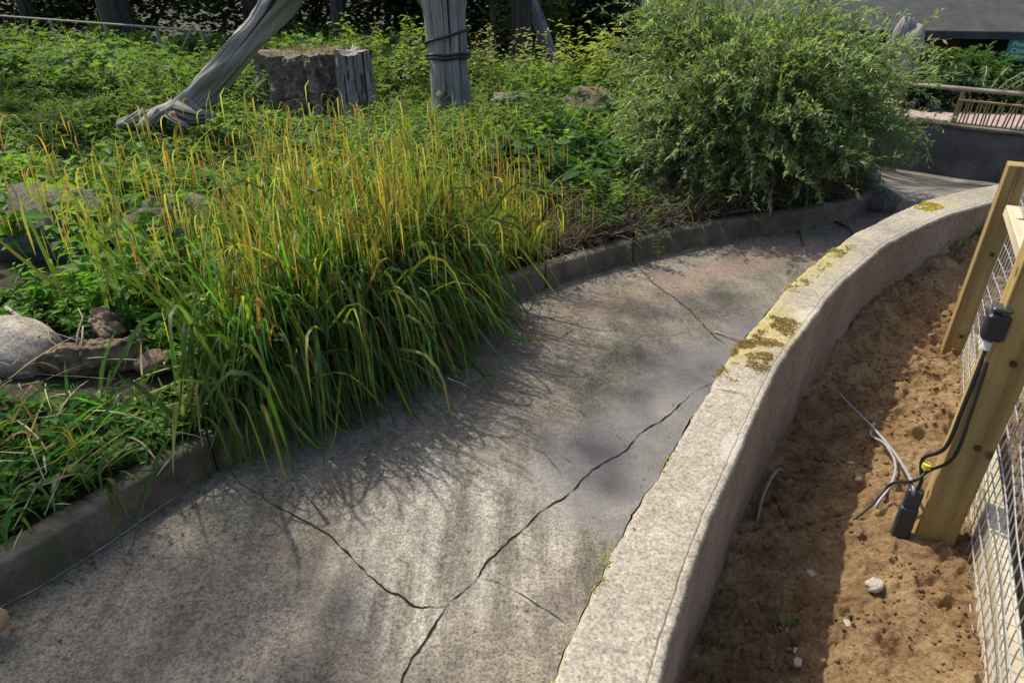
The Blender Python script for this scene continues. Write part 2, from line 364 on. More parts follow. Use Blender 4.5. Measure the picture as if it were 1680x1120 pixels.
# ------------------------------------------------------------------ layout lines
inn = [(-.55, -1.2), (-.2, 0), (.07, .75), (.13, .88), (.2, 1.01), (.28, 1.17), (.39, 1.34), (.6, 1.7), (.75, 1.95), (1.2, 2.58), (1.68, 3.12), (2.25, 3.62), (2.75, 3.94), (3.4, 4.2), (4.3, 4.35), (6.5, 4.3)]
out = [(-.33, -1.2), (.0, 0), (.27, .75), (.34, .9), (.41, 1.04), (.5, 1.21), (.59, 1.36), (.77, 1.68), (.93, 1.93), (1.34, 2.48), (1.8, 2.99), (2.35, 3.43), (2.84, 3.72), (3.45, 3.97), (4.3, 4.12), (6.5, 4.08)]
def resample(L, n):
    L = np.array(L, float); d = np.r_[0, np.cumsum(np.hypot(*np.diff(L, axis=0).T))]; u = d/d[-1]
    m = int(d[-1]/.02)+60; t = np.linspace(0, 1, m); X = np.stack([np.interp(t, u, L[:, k]) for k in (0, 1)], 1)
    k = 13; Xp = np.pad(X, ((k//2, k//2), (0, 0)), mode='reflect', reflect_type='odd'); X = np.stack([np.convolve(Xp[:, q], np.ones(k)/k, 'valid') for q in (0, 1)], 1)
    return np.stack([np.interp(np.linspace(0, 1, n), t, X[:, q]) for q in (0, 1)], 1)
NC = 900
INN = resample(inn, NC); MID0 = resample([((a[0]+b[0])/2, (a[1]+b[1])/2) for a, b in zip(inn, out)], NC); OUT = resample(out, NC)
CT = .45
def floor_z(x, y):
    x = np.asarray(x, float); y = np.asarray(y, float)
    z = -.25-.62*sstep(6.1, 9.6, y+.12*x-.4)
    return z+.012*fbm(x*.8, y*.8, 3, 5)+.006*fbm(x*6, y*6, 3, 9)
def dirt_z(x, y):
    x = np.asarray(x, float); y = np.asarray(y, float)
    ox = np.interp(y, OUT[:, 1], OUT[:, 0]); d = np.maximum(x-ox, 0)
    edge = np.interp(y, [-1, .9, 1.6, 2.0, 2.3, 2.7, 3.2, 3.8], [-.14, -.15, -.14, -.12, -.03, .1, .19, .26])
    flat = np.interp(y, [-1, 2, 3, 4], [0, 0, .06, .2])
    z = edge+(flat-edge)*sstep(.0, .55, d)
    return z
kb = [(-9, -2.2), (-5, -.2), (-3, .7), (-2.1, 1.15), (-1.62, 1.53), (-1.44, 1.84), (-1.33, 2.04), (-1.22, 2.19), (-.73, 2.82), (-.3, 3.5), (.12, 3.95), (.85, 4.5), (1.37, 4.82), (2.03, 5.12), (2.6, 5.34), (3.05, 5.6), (3.4, 6.0), (3.75, 6.7), (4.1, 8.2), (4.6, 10.2), (6, 14), (12, 22), (20, 40)]
KB = resample(kb, 600)
KT = -.1
gdir = np.array([-.55, .835]); pdir = np.array([.835, .55])
def edge_dist(x, y):             # distance behind the kerb along gdir
    p = x*pdir[0]+y*pdir[1]; kp = KB@pdir; kg = KB@gdir; o = np.argsort(kp)
    return x*gdir[0]+y*gdir[1]-np.interp(p, kp[o], kg[o])
def bank_z(x, y):
    x = np.asarray(x, float); y = np.asarray(y, float); d = edge_dist(x, y)
    z = KT-.02+.17*sstep(.05, 1.6, d)+.25*sstep(2.5, 7, d)*sstep(1.5, -2.5, x)
    z = z+.09*fbm(x*.9, y*.9, 4, 3)*sstep(.1, 1.2, d)
    g = np.exp(-(((x+2.05)/.6)**2+((y-2.65)/.35)**2)**2); z = z*(1-g)-.04*g
    return z
def ground_z(x, y):
    return np.where(edge_dist(x, y) > .1, bank_z(x, y), floor_z(x, y))

# ------------------------------------------------------------------ setting: ground sheets
def sheet(name, xs, ys, fz, mat):
    X, Y = np.meshgrid(xs, ys, indexing='ij'); Z = fz(X, Y) if callable(fz) else np.full_like(X, fz)
    o = npmesh(name, np.stack([X, Y, Z], 2).reshape(-1, 3), grid_faces(len(xs), len(ys)), mat, smooth=True); o['kind'] = 'structure'; return o
sheet('ground', np.linspace(-200, 200, 9), np.linspace(-60, 300, 9), -3.4, M['earth'])
def chan_floor():
    xs, ys = np.arange(-9, 12, .06), np.arange(-4, 13.5, .06); X, Y = np.meshgrid(xs, ys, indexing='ij')
    ix = np.interp(Y, INN[:, 1], INN[:, 0]); dc = ix-X; dk_ = -edge_dist(X, Y)
    silt = sstep(1.3, .45, dc)*sstep(1.5, 2.1, Y)*.95*sstep(4.2, 3.6, Y)+.35*sstep(.3, 0, dc)
    red = .75*np.exp(-((dk_-.45)/.25)**2)*sstep(2.8, 3.4, Y)+.3*np.exp(-(((X+.75)/.3)**2+((Y-1.85)/.2)**2))+.5*np.exp(-(((X-.0)/.12)**2+((Y-1.2)/.4)**2))+.12; red = red*sstep(6, 5, Y)
    pale = .9*np.exp(-(((X+.28)/.33)**2+((Y-1.75)/.45)**2))+.6*np.exp(-(((X-.1)/.2)**2+((Y-1.9)/.3)**2))+.25
    o = npmesh('channel_floor', np.stack([X, Y, floor_z(X, Y)], 2).reshape(-1, 3), grid_faces(len(xs), len(ys)), M['floor'], None, np.stack([silt, red, pale], 2).reshape(-1, 3), True); o['kind'] = 'structure'
chan_floor()
# bank (planted ground behind the low kerb)
v = np.r_[np.arange(.1, 5, .07), np.linspace(5, 60, 60)]
E = KB[:, None, :]+gdir[None, None, :]*v[None, :, None]
o = npmesh('bank', np.stack([E[..., 0], E[..., 1], bank_z(E[..., 0], E[..., 1])], 2).reshape(-1, 3), grid_faces(len(KB), len(v)), M['earth'], smooth=True); o['kind'] = 'structure'
# dry soil strip beside the curb, real clods
_k = (OUT[:, 1] > .2) & (OUT[:, 0] < 5); u = resample(OUT[_k].tolist(), 1050); g2 = np.array([.83, -.557])
v = np.r_[-.03, np.arange(0, 1.4, .0062), np.linspace(1.41, 6, 60)]
E = u[:, None, :]+g2[None, None, :]*v[None, :, None]; X, Y = E[..., 0], E[..., 1]
def dirt_surface(X, Y):
    n = fbm(X*2.2+fbm(X*3, Y*3, 2, 2)*.5, Y*2.2, 4, 11)*.07
    wx, wy = X+.03*fbm(X*14, Y*14, 2, 1), Y+.03*fbm(X*14, Y*14, 2, 31)
    rid = np.abs(fbm(wx*9+wy*3, wy*13, 4, 41)); n = n-.06*rid+.024*fbm(wx*26, wy*38, 3, 47)
    m1 = sstep(-.25, .25, fbm(X*3.3, Y*3.3, 3, 71)); c1 = np.maximum(0, .52-worley(wx*34, wy*34, 3)); c2 = np.maximum(0, .5-worley(wx*75, wy*75, 5))
    n = n+m1*(c1*.045*sstep(-.1, .3, fbm(X*16, Y*16, 2, 77))+c2*.02)+.006*fbm(X*90, Y*90, 2, 81)
    return dirt_z(X, Y)+n+.012
o = npmesh('soil_strip', np.stack([X, Y, dirt_surface(X, Y)], 2).reshape(-1, 3), grid_faces(len(u), len(v)), M['dirt'], smooth=True); o['kind'] = 'structure'

# ------------------------------------------------------------------ curved curb wall
curb = empty('curb_wall', (1.0, 2.2, 0), 'long curved pale concrete curb wall with yellow lichen sweeping up the right side', 'wall')
s = np.arange(NC)/NC*60
rough_i = .006*fbm(s*2.2, s*0, 4, 3)+.004*fbm(s*9, s*0+3, 3, 8); rough_o = .004*fbm(s*4, s*0, 3, 13)
nrm = (OUT-INN)/np.linalg.norm(OUT-INN, axis=1, keepdims=True)
I2 = INN+nrm*rough_i[:, None]; O2 = OUT+nrm*rough_o[:, None]; Wd = np.linalg.norm(O2-I2, axis=1)
fr = np.r_[np.linspace(0, .83, 18), .85, .86, .87, .88, .9, .95, .98, 1.]; NT_ = len(fr); top = I2[:, None, :]+(O2-I2)[:, None, :]*(.012+fr*.0+fr*.976)[None, :, None]
zt = CT+.006*fbm(top[..., 0]*7, top[..., 1]*7, 4, 21)
zt[:, 0] -= .01; zt[:, -1] -= .012; zt[:, -2] -= .003
zt[:, -6] -= (.007+.004*fbm(s*3, s*0, 3, 7))                                                   # shallow groove behind the outer lip
# lichen and pale-wear masks painted along the wall as the photo has them (real stains)
yy = top[..., 1]; ff = np.broadcast_to(fr, yy.shape)
li = .95*np.exp(-((yy-2.05)/.28)**2)*(1-.55*ff)+.9*np.exp(-((yy-2.75)/.32)**2)*(1-.9*ff)+.8*np.exp(-((yy-3.62)/.07)**2)*sstep(.9, .3, ff)
li = li+.42*np.exp(-(ff/.06)**2)+.25*np.exp(-((yy-1.05)/.3)**2)*ff+.12; li = li-.3*np.exp(-((yy-1.7)/.15)**2)
wh = .7*np.exp(-((yy-1.42)/.08)**2)*sstep(.4, .9, ff)+.55*np.exp(-((yy-2.22)/.08)**2)*sstep(.3, .8, ff)+.15
cc = np.stack([np.clip(li, 0, 1), np.clip(wh, 0, 1), li*0], 2).reshape(-1, 3)
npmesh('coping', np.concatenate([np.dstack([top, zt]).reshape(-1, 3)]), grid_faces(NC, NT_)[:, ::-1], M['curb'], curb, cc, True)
def wall_strip(name, L0, z0, z1, nseg, mat, parent, flip=False, bulge=None, bot=None):
    zz = np.linspace(0, 1, nseg); V = np.zeros((len(L0), nseg, 3))
    V[..., 0] = L0[:, 0:1]; V[..., 1] = L0[:, 1:2]; V[..., 2] = z0[:, None]*(1-zz)+z1*zz
    if bulge is not None: V[..., :2] += bulge[..., None]*nrm[:, None, :]
    F = grid_faces(len(L0), nseg); return npmesh(name, V.reshape(-1, 3), F if not flip else F[:, ::-1], mat, parent, None, True)
ns = 26; zz = np.linspace(0, 1, ns)
bulge = -.002+.012*fbm(s[:, None]*1.0, zz[None, :]*3+0*s[:, None], 4, 33)*sstep(0, .2, zz)[None, :]
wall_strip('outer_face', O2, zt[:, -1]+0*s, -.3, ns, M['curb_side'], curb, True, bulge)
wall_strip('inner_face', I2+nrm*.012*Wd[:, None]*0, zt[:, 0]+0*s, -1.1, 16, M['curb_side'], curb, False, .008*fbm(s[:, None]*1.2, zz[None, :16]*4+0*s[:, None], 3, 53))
# narrow joint across the top
def ribbon(name, pts, wmin, wmax, fz, mat, lift=.003, seed=0, sub=6, jag=.008):
    P = [Vector((p[0], p[1], 0)) for p in pts]; Q = []
    for a, b in zip(P[:-1], P[1:]):
        k = max(2, int((b-a).length/.012))
        for i in range(k): Q.append(a.lerp(b, i/k))
    Q.append(P[-1]); Q = np.array([(q.x, q.y) for q in Q]); n = len(Q)
    t = np.gradient(Q, axis=0); t /= np.linalg.norm(t, axis=1, keepdims=True); nn = np.stack([-t[:, 1], t[:, 0]], 1)
    a = np.arange(n)*.012; off = jag*fbm(a*9, a*0+seed, 5, seed)*2; ww = wmin+(wmax-wmin)*np.clip(.5+.9*fbm(a*22, a*0+seed+5, 3, seed+2), 0, 1)
    ww = ww*np.minimum(1, np.minimum(np.arange(n), np.arange(n)[::-1])/8+.15); C = Q+nn*off[:, None]
    A, B = C-nn*ww[:, None]/2, C+nn*ww[:, None]/2; V = np.stack([A, B], 1).reshape(-1, 2)
    z = fz(V[:, 0], V[:, 1])+lift; i = np.arange(n-1)*2
    o = npmesh(name, np.c_[V, z], np.stack([i, i+2, i+3, i+1], 1), mat); return o
ja, jb = at(1158, 637, CT), at(1238, 652, CT)
j = ribbon('joint', [(ja.x, ja.y), ((ja.x+jb.x)/2, (ja.y+jb.y)/2+.004), (jb.x, jb.y)], .002, .005, lambda x, y: np.full_like(x, CT+.004), M['crack'], .001, 4)
j.parent = curb; j.location = -curb.location
# moss cushions on the coping
def cushions(name, n, yr, fr_, size, base, parent):
    idx = np.where((I2[:, 1] > yr[0]) & (I2[:, 1] < yr[1]))[0]; k = rng.choice(idx, n); f = fr_[0]+(fr_[1]-fr_[0])*rng.random(n)**1.5
    P = I2[k]+(O2-I2)[k]*f[:, None]; keep = fbm(P[:, 0]*11, P[:, 1]*11, 3, 77) > -.02; P = P[keep]; m = len(P)
    D = rdir(m*9, .25, 1); PP = np.repeat(np.c_[P+rng.normal(0, .004, P.shape), np.full(m, CT)], 9, 0)
    PP[:, :2] += rng.normal(0, size*.4, (m*9, 2))
    return npmesh(name, *leaves(PP, D, size*rng.uniform(.5, 1.1, m*9), size*.7, tint(m*9, base, .25, .12))[:2], M['dry'], parent, leaves_c(m*9, base))
def leaves_c(n, base): return np.repeat(tint(n, base, .25, .12), 4, axis=0)
cushions('moss', 3200, (1.78, 2.3), (.0, .8), .0048, (.34, .25, .08), curb)
cushions('moss', 1200, (2.4, 3.05), (.0, .4), .005, (.4, .37, .09), curb)
cushions('moss', 160, (3.57, 3.68), (.1, .6), .009, (.5, .4, .05), curb)
cushions('moss', 90, (.5, 1.5), (.0, .08), .006, (.42, .4, .1), curb)

# ------------------------------------------------------------------ low kerb on the left
kerb = empty('low_kerb', (-1.3, 2.1, -.25), 'low dark mossy concrete kerb holding back the plants on the left of the channel', 'kerb')
KN = np.stack([-np.gradient(KB[:, 1]), np.gradient(KB[:, 0])], 1); KN /= np.linalg.norm(KN, axis=1, keepdims=True)
sel = (KB[:, 0] > -4) & (KB[:, 1] < 7.5); K0 = resample(KB[sel].tolist(), 900); KN = np.stack([-np.gradient(K0[:, 1]), np.gradient(K0[:, 0])], 1); KN /= np.linalg.norm(KN, axis=1, keepdims=True)
sk = np.arange(900)/900*50
prof = [(-.012, -.02), (-.006, 0.02), (0.0, .06), (.004, .12), (.006, .19), (.016, .2), (.05, .203), (.11, .2), (.12, .1)]
V = np.zeros((900, len(prof), 3)); fzk = floor_z(K0[:, 0], K0[:, 1])
for q, (off, zz_) in enumerate(prof):
    wob = .012*fbm(sk*3, sk*0+q*.7, 5, 19); V[:, q, :2] = K0+KN*(off+wob)[:, None]; V[:, q, 2] = np.where(zz_ > .15, KT+(zz_-.2), fzk+zz_*.72)+.004*fbm(sk*4, sk*0+q, 3, 29)
npmesh('kerb_face', V.reshape(-1, 3), grid_faces(900, len(prof))[:, ::-1], M['kerb'], kerb, None, True)
ra = ribbon('mortar_line', [(p[0]-KN[i][0]*.014, p[1]-KN[i][1]*.014) for i, p in enumerate(K0) if i % 8 == 0 and -2.2 < p[0] < -1.3], .003, .013, floor_z, M['pale_stone'], .006, 9, jag=.004); ra.parent = kerb; ra.location = -kerb.location
for (px, py) in ((352, 772), (886, 470), (1034, 428)):
    b0 = at(px, py, -.25); i = int(np.argmin(np.hypot(K0[:, 0]-b0.x, K0[:, 1]-b0.y))); p = K0[i]; n_ = KN[i]
    mb = MB(); pts = [(p[0]-n_[0]*q, p[1]-n_[1]*q, z_) for q, z_ in ((.0165, -.24), (.012, -.2), (.008, -.15), (.003, -.1), (0.001, -.06))]
    mb.tube([(x+random.uniform(-.004, .004), y, z_) for x, y, z_ in pts], [.005, .0035, .005, .003, .004], 5); mb.build('joint', M['crack'], kerb)

# ------------------------------------------------------------------ cracks in the floor
def crack(pix, w0, w1, seed):
    P = [at(x, y, -.25) for x, y in pix]; o = ribbon('floor_crack', [(p.x, p.y) for p in P], w0*.35, w1*.95, floor_z, M['crack'], .0035, seed, jag=.011); o['kind'] = 'structure'
crack([(372, 772), (400, 793), (430, 812), (500, 855), (545, 885), (590, 930), (640, 972), (690, 998), (735, 994)], .004, .010, 1)
crack([(645, 1135), (660, 1110), (700, 1050), (740, 992), (770, 960), (800, 925), (850, 880), (900, 835), (960, 785), (1020, 740), (1080, 690), (1130, 650), (1175, 622)], .003, .009, 2)
crack([(790, 948), (850, 975), (900, 1000), (950, 1030)], .0015, .004, 3)
crack([(1040, 430), (1065, 460), (1100, 485), (1130, 510), (1165, 545), (1190, 565)], .004, .011, 4)
crack([(620, 800), (628, 760), (650, 720), (690, 700)], .001, .003, 6)
crack([(860, 730), (890, 745), (920, 775), (930, 800)], .001, .003, 7)

# ------------------------------------------------------------------ pendulous sedges
def sedge(loc, n, Lr, spread, lean, label, nst, ylw=.1, group='sedge clumps along the low kerb', sthr=(.85, 1.25), hpow=1., col=(.07, .128, .034), wr=(.010, .022), sp=(.32, .26, .09), flat=0, skirt=0.):
    loc = Vector((loc[0], loc[1], float(bank_z(loc[0], loc[1]))))
    root = empty('pendulous_sedge', loc, label, 'sedge', group)
    sa, sb = rng.normal(0, spread[0], n), rng.normal(0, spread[1], n); P = np.array(loc)[None, :]+np.c_[sa*.57-sb*.82, sa*.82+sb*.57, np.zeros(n)]
    P[:, 2] = ground_z(P[:, 0], P[:, 1]); d = P[:, :2]-np.array(loc)[None, :2]
    kd = edge_dist(P[:, 0], P[:, 1]); bad = kd < .12; P[bad, :2] += gdir*(.12-kd[bad])[:, None]; P[:, 2] = bank_z(P[:, 0], P[:, 1])
    kd = edge_dist(P[:, 0], P[:, 1]); sk_ = (rng.random(n) < skirt); P[sk_, :2] -= gdir*(kd[sk_]-rng.uniform(.12, .24, sk_.sum()))[:, None]; P[:, 2] = bank_z(P[:, 0], P[:, 1])
    az = rng.uniform(0, 2*np.pi, n); vx, vy = np.sin(az)+d[:, 0]*.9+lean[0], np.cos(az)+d[:, 1]*.9+lean[1]; az = np.arctan2(vx, vy)
    L = rng.uniform(*Lr, n)*np.where(sk_, .88, .92); th0 = np.abs(rng.normal(.16, .2, n))+flat; dr = rng.uniform(2.3, 3.0, n); bd_ = rng.uniform(.25, .95, n)
    k_ = sk_.sum(); az[sk_] = rng.normal(2.55, .75, k_); th0[sk_] = np.abs(rng.normal(.5, .35, k_)); bd_[sk_] = rng.uniform(.05, .55, k_); dr[sk_] = rng.uniform(2.1, 3.05, k_)
    c0 = tint(n, col, .38, .12); yel = rng.random(n); dd_ = rng.random(n) < .05; c0[dd_] = tint(dd_.sum(), (.24, .18, .09), .3)
    c1 = np.where((yel < ylw)[:, None], tint(n, (.42, .40, .05), .2, .1), np.where((yel < ylw*1.5)[:, None], tint(n, (.3, .21, .08), .25, .1), c0*np.array([1.35, 1.35, 1.05])))
    V, F, C, _ = blades(P, az, th0, L, rng.uniform(*wr, n), dr, c0, c1, 13, .5, 1, ground_z, maxth=3.05, bend=bd_)
    npmesh('leaves', V, F, M['sedge'], root, C, True)
    # flowering stems with hanging spikes
    m = nst; q = rng.integers(0, n, m); Ps = P[q]; a2 = rng.uniform(0, 2*np.pi, m); a2 = np.arctan2(np.sin(a2)+lean[0]*1.2+(Ps[:, 0]-loc.x)*1.6, np.cos(a2)*.8+lean[1])
    Ls = rng.uniform(*sthr, m); th = np.abs(rng.normal(.1, .16, m)); drs = rng.uniform(.7, 1.9, m)
    V, F, C, cl = blades(Ps, a2, th, Ls, np.full(m, .0035), drs, tint(m, (.12, .18, .04), .2), tint(m, (.3, .33, .08), .2), 14, .1, 2.6, ground_z, taper='even')
    npmesh('stems', V, F, M['sedge'], root, C, True)
    S, A, TT = [], [], []
    for k, f_ in enumerate((8, 10, 11, 12, 13, 14)):
        ok = rng.random(m) < .8; S.append(cl[ok, f_]); A.append(a2[ok]); TT.append(np.full(ok.sum(), f_))
    S = np.concatenate(S); A = np.concatenate(A); k = len(S)
    br = rng.random(k); cb = tint(k, sp, .25, .12); yl = tint(k, (.4, .42, .09), .25, .08); c = np.where((br < .36)[:, None], cb, yl)
    V, F, C, _ = blades(S, A+rng.normal(0, .5, k), rng.uniform(1.7, 2.5, k), rng.uniform(.09, .26, k), rng.uniform(.004, .0085, k), rng.uniform(1.6, 2.4, k), c, c*np.array([1., .85, .8]), 5, 1.2, .5, ground_z, maxth=3.1, taper='fat')
    npmesh('seed_spikes', V, F, M['spike'], root, C, True)
    return root
sedge((-.72, 3.12), 1250, (.7, 1.25), (.34, .14), (.2, -.5), 'largest sedge clump with long green blades arching over the kerb at its middle', 85, skirt=.5)
sedge((-1.08, 2.7), 680, (.5, .9), (.2, .13), (.15, -.5), 'left-hand big sedge clump drooping beside the pale boulder and broken root', 40, .14, skirt=.55)
sedge((-.5, 3.52), 600, (.5, .95), (.2, .13), (.2, -.45), 'sedge clump with yellow and brown seed spikes at the right end above the floor', 85, .24, skirt=.5)
sedge((-.98, 3.35), 260, (.7, 1.15), (.36, .2), (0, -.1), 'tall upright middle part of the sedge bed with the longest yellow seed stems', 60, .12, sthr=(.9, 1.3))
sedge((-.8, 4.1), 150, (.4, .7), (.34, .28), (0, -.1), 'yellowing sedge clump behind the large one, in front of the grey trunk', 28, .2)
sedge((-1.45, 3.75), 110, (.4, .75), (.26, .24), (-.05, -.1), 'sedge clump with hanging ochre spikes just below the leaning log end', 26, .2)
sedge((-2.0, 3.2), 40, (.5, .8), (.18, .14), (-.1, -.3), 'sparse sedge of bent ochre stems over the dark boulder', 34, .5)
sedge((-.05, 4.2), 160, (.3, .5), (.12, .1), (.2, -.3), 'small rusty brown sedge tuft between the yellow sedge and the dark bank', 55, .5, sthr=(.4, .7), sp=(.26, .12, .04))
sedge((-1.72, 2.02), 300, (.2, .42), (.2, .1), (.25, -.2), 'low tuft of flat green strap leaves on the kerb below the broken root', 3, .05, 'sedge clumps along the low kerb', (.2, .3), wr=(.009, .018), col=(.05, .13, .03), flat=.7)
sedge((-2.1, 1.85), 170, (.2, .4), (.16, .14), (.2, -.1), 'low green sedge in front of the pale boulder at the left edge', 3, .05, 'sedge clumps along the low kerb', (.2, .3), wr=(.009, .018), col=(.05, .13, .03), flat=.7)

# ------------------------------------------------------------------ willow-like bush
def twiggy(root, c, r, n, per, L, leafL, leafW, base, upb=.5, zr=(-.2, 1), droop=1.0, shell=.55, light=None, leafpart='foliage', mat='bush', branches=26):
    """foliage of arching twigs filling an ellipsoid dome"""
    D = rdir(n, *zr); rad = rng.uniform(shell, 1, n)**.7
    lump = 1+.42*fbm(D[:, 0]*3+c[0], D[:, 1]*3+D[:, 2]*2.6+c[1], 3, 5)*2
    P = np.array(c)[None, :]+D*np.array(r)[None, :]*(rad*lump)[:, None]*.86
    dirs = D*np.array([1, 1, .6])+np.array([0, 0, upb])+rng.normal(0, .35, (n, 3)); dirs /= np.linalg.norm(dirs, axis=1, keepdims=True)
    az = np.arctan2(dirs[:, 0], dirs[:, 1]); th0 = np.arccos(np.clip(dirs[:, 2], -1, 1)); LL = rng.uniform(.45, 1.1, n)*L*np.where(rng.random(n) < .06, 1.7, 1)
    tc = tint(n, (.1, .085, .04), .2)
    V, F, C, cl = blades(P, az, th0, LL, np.full(n, .004), rng.uniform(.2, 1.3, n)*droop, tc, tc, 6, .2, 1.2, taper='even')
    mb = MB(); b0 = Vector((c[0], c[1], float(bank_z(c[0], c[1]))-.05))
    for k in range(branches):
        q = Vector(P[rng.integers(0, n)]); m1 = b0.lerp(q, .5)+Vector((0, 0, .12)); mb.tube([b0+Vector((random.uniform(-.12, .12), random.uniform(-.12, .12), 0)), m1, b0.lerp(q, .97)], [.018, .01, .004], 5)
    ob = mb.build('branches', M['dark_bark'], root)
    npmesh('twigs', V, F, M['bush'], root, C)
    t = rng.uniform(.05, 1, (n, per)); fi = t*6; i0 = np.minimum(fi.astype(int), 5); fr_ = (fi-i0)[..., None]; idx = np.arange(n)[:, None]
    Q = cl[idx, i0]*(1-fr_)+cl[idx, i0+1]*fr_; T = cl[idx, i0+1]-cl[idx, i0]; T /= np.linalg.norm(T, axis=2, keepdims=True)
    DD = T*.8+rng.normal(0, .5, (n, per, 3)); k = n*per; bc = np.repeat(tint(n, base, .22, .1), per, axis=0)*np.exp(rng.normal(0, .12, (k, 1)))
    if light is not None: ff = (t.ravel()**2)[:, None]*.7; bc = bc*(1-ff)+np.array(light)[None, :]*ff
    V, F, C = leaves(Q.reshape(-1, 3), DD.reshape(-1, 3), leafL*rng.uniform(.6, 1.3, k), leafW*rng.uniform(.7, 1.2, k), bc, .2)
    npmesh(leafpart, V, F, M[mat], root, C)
B0 = (2.2, 6.25)
bush = empty('willow_bush', (B0[0], B0[1], float(bank_z(*B0))), 'large rounded willow bush with fine silvery green leaves spilling over the kerb', 'bush')
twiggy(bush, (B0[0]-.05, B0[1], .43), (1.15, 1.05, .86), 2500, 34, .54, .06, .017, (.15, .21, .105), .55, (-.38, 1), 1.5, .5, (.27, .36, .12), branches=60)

# ------------------------------------------------------------------ dead log, trunk, stump
log = empty('leaning_log', at(260, 205, .3), 'weathered grey barkless log leaning up to the right from the nettles', 'log')
lp = []
for px, py, d in ((196, 205, 6.5), (235, 196, 6.45), (285, 182, 6.4), (325, 158, 6.35), (372, 110, 6.3), (418, 52, 6.25), (462, 0, 6.2), (515, -70, 6.15), (560, -140, 6.1), (600, -220, 6.05)):
    lp.append(atd(px, py, d))
mb = MB()
lpp = []; lr = []
rad0 = [.05, .09, .13, .16, .165, .165, .17, .17, .16, .15]
rad0 = [q*.66 for q in rad0]
for i in range(len(lp)-1):
    for k in range(6): lpp.append(lp[i].lerp(lp[i+1], k/6)+Vector((0, 0, .012*math.sin(i*3+k)))); lr.append(rad0[i]+(rad0[i+1]-rad0[i])*k/6)
# smooth path
for _ in range(4): lpp = [lpp[0]]+[(lpp[i-1]+lpp[i]*2+lpp[i+1])/4 for i in range(1, len(lpp)-1)]+[lpp[-1]]
mb.tube(lpp, lr, 30, bump=.55, seed=3); mb.build('log_body', M['log_wood'], log, True)
mb = MB()
for k, (pa, pb, pc, r_) in enumerate((((300, 176), (328, 187), (354, 190), .06), ((295, 186), (318, 197), (342, 199), .05), ((285, 190), (300, 203), (312, 208), .05), ((262, 186), (236, 207), (226, 214), .05), ((240, 190), (212, 202), (192, 206), .045))):
    mb.tube([atd(*pa, 6.33), atd(*pa, 6.3).lerp(atd(*pb, 6.22), .6), atd(*pb, 6.2), atd(*pc, 6.17)], [r_*1.5, r_*1.2, r_*.85, r_*.25], 12, bump=.8, seed=8+k)
mb.build('splintered_end', M['log_wood'], log, True)

trunk = empty('dead_tree', at(742, 200, .1), 'upright pale grey barkless trunk with black cable coiled round it', 'tree')
tp = [atd(743, 215, 7.9), atd(742, 190, 7.9), atd(740, 160, 7.9), atd(736, 120, 7.9), atd(734, 80, 7.9), atd(731, 30, 7.9), atd(727, -20, 7.9), atd(722, -80, 7.9), atd(715, -180, 7.9), atd(700, -330, 7.9)]
tpp = []; tr = []; r0 = [.27, .24, .225, .22, .215, .225, .25, .24, .2, .16]
for i in range(len(tp)-1):
    for k in range(5): tpp.append(tp[i].lerp(tp[i+1], k/5)); tr.append(r0[i]+(r0[i+1]-r0[i])*k/5)
mb = MB(); mb.tube(tpp, tr, 28, bump=.16, seed=5); mb.build('trunk', M['grey_wood'], trunk, True)
mb = MB()
for k in range(5):
    c = atd(724+random.uniform(-8, 14), 158+k*7, 7.68); mb.tube([c+Vector((-.05, .03, 0)), c+Vector((0, -.03, .02)), c+Vector((.04, .02, .06))], [.03, .045, .02], 8, bump=.8, seed=k)
mb.build('knot', M['bark'], trunk, True)
mb = MB(); c0 = atd(695, -5, 7.9); mb.tube([atd(712, 12, 7.9), atd(690, -20, 7.9), atd(650, -90, 7.85), atd(610, -190, 7.8)], [.12, .1, .08, .06], 12, bump=.3, seed=2); mb.build('limb', M['grey_wood'], trunk, True)
def coil(pyc, turns, rise, label, tilt=0):
    pts = []; c = atd(735, pyc, 7.9); n = int(turns*28)
    for k in range(n+1):
        a = k/28*2*math.pi+.6; pts.append(c+Vector((.245*math.cos(a), .245*math.sin(a), rise*k/n+tilt*math.cos(a)+.004*math.sin(5*a))))
    mb = MB(); mb.tube(pts, .014, 7); tag(mb.build('cable', M['black'], None, True), label, 'cable', 'black cables wound round the dead trunk')
coil(98, 1.95, .075, 'lower black cable wound twice round the pale grey trunk')
coil(66, .98, .07, 'upper black cable slanting once round the pale grey trunk', .05)

stump = empty('tree_stump', at(510, 170, .1), 'broad cut tree stump with rough bark and dry grass on its flat top', 'stump')
sc = atd(510, 92, 7.7); zt_s = sc.z; cx, cy = sc.x, sc.y+.35; gz = .0
def lobed(cx, cy, r, z0, z1, seed, n=64, rows=18, flare=.25, amp=.16, flat=True):
    V = []; F = []
    for i in range(rows):
        t = i/(rows-1); z = z0+(z1-z0)*t
        for j in range(n):
            a = 2*math.pi*j/n; q = 1+amp*2*float(fbm(np.array([math.cos(a)*2+seed]), np.array([math.sin(a)*2+t*.5]), 4)[0])+.35*amp*float(fbm(np.array([a*5+seed]), np.array([t*9.]), 4)[0])*2+.02*math.sin(a*17+seed)
            rr = r*q*(1+flare*(1-t)**2); V.append((cx+rr*math.cos(a), cy+rr*math.sin(a), z+(.05*math.sin(a*3+seed)+.09*float(fbm(np.array([a*4.]), np.array([seed*1.]), 4)[0]))*max(0, t-.6)*1.3))
    for i in range(rows-1):
        for j in range(n): F.append((i*n+j, i*n+(j+1) % n, (i+1)*n+(j+1) % n, (i+1)*n+j))
    V.append((cx, cy, z1)); F += [((rows-1)*n+j, (rows-1)*n+(j+1) % n, len(V)-1) for j in range(n)]
    return V, F, [(p[0]*1.0, p[1]*1.0, p[2]) for p in V]
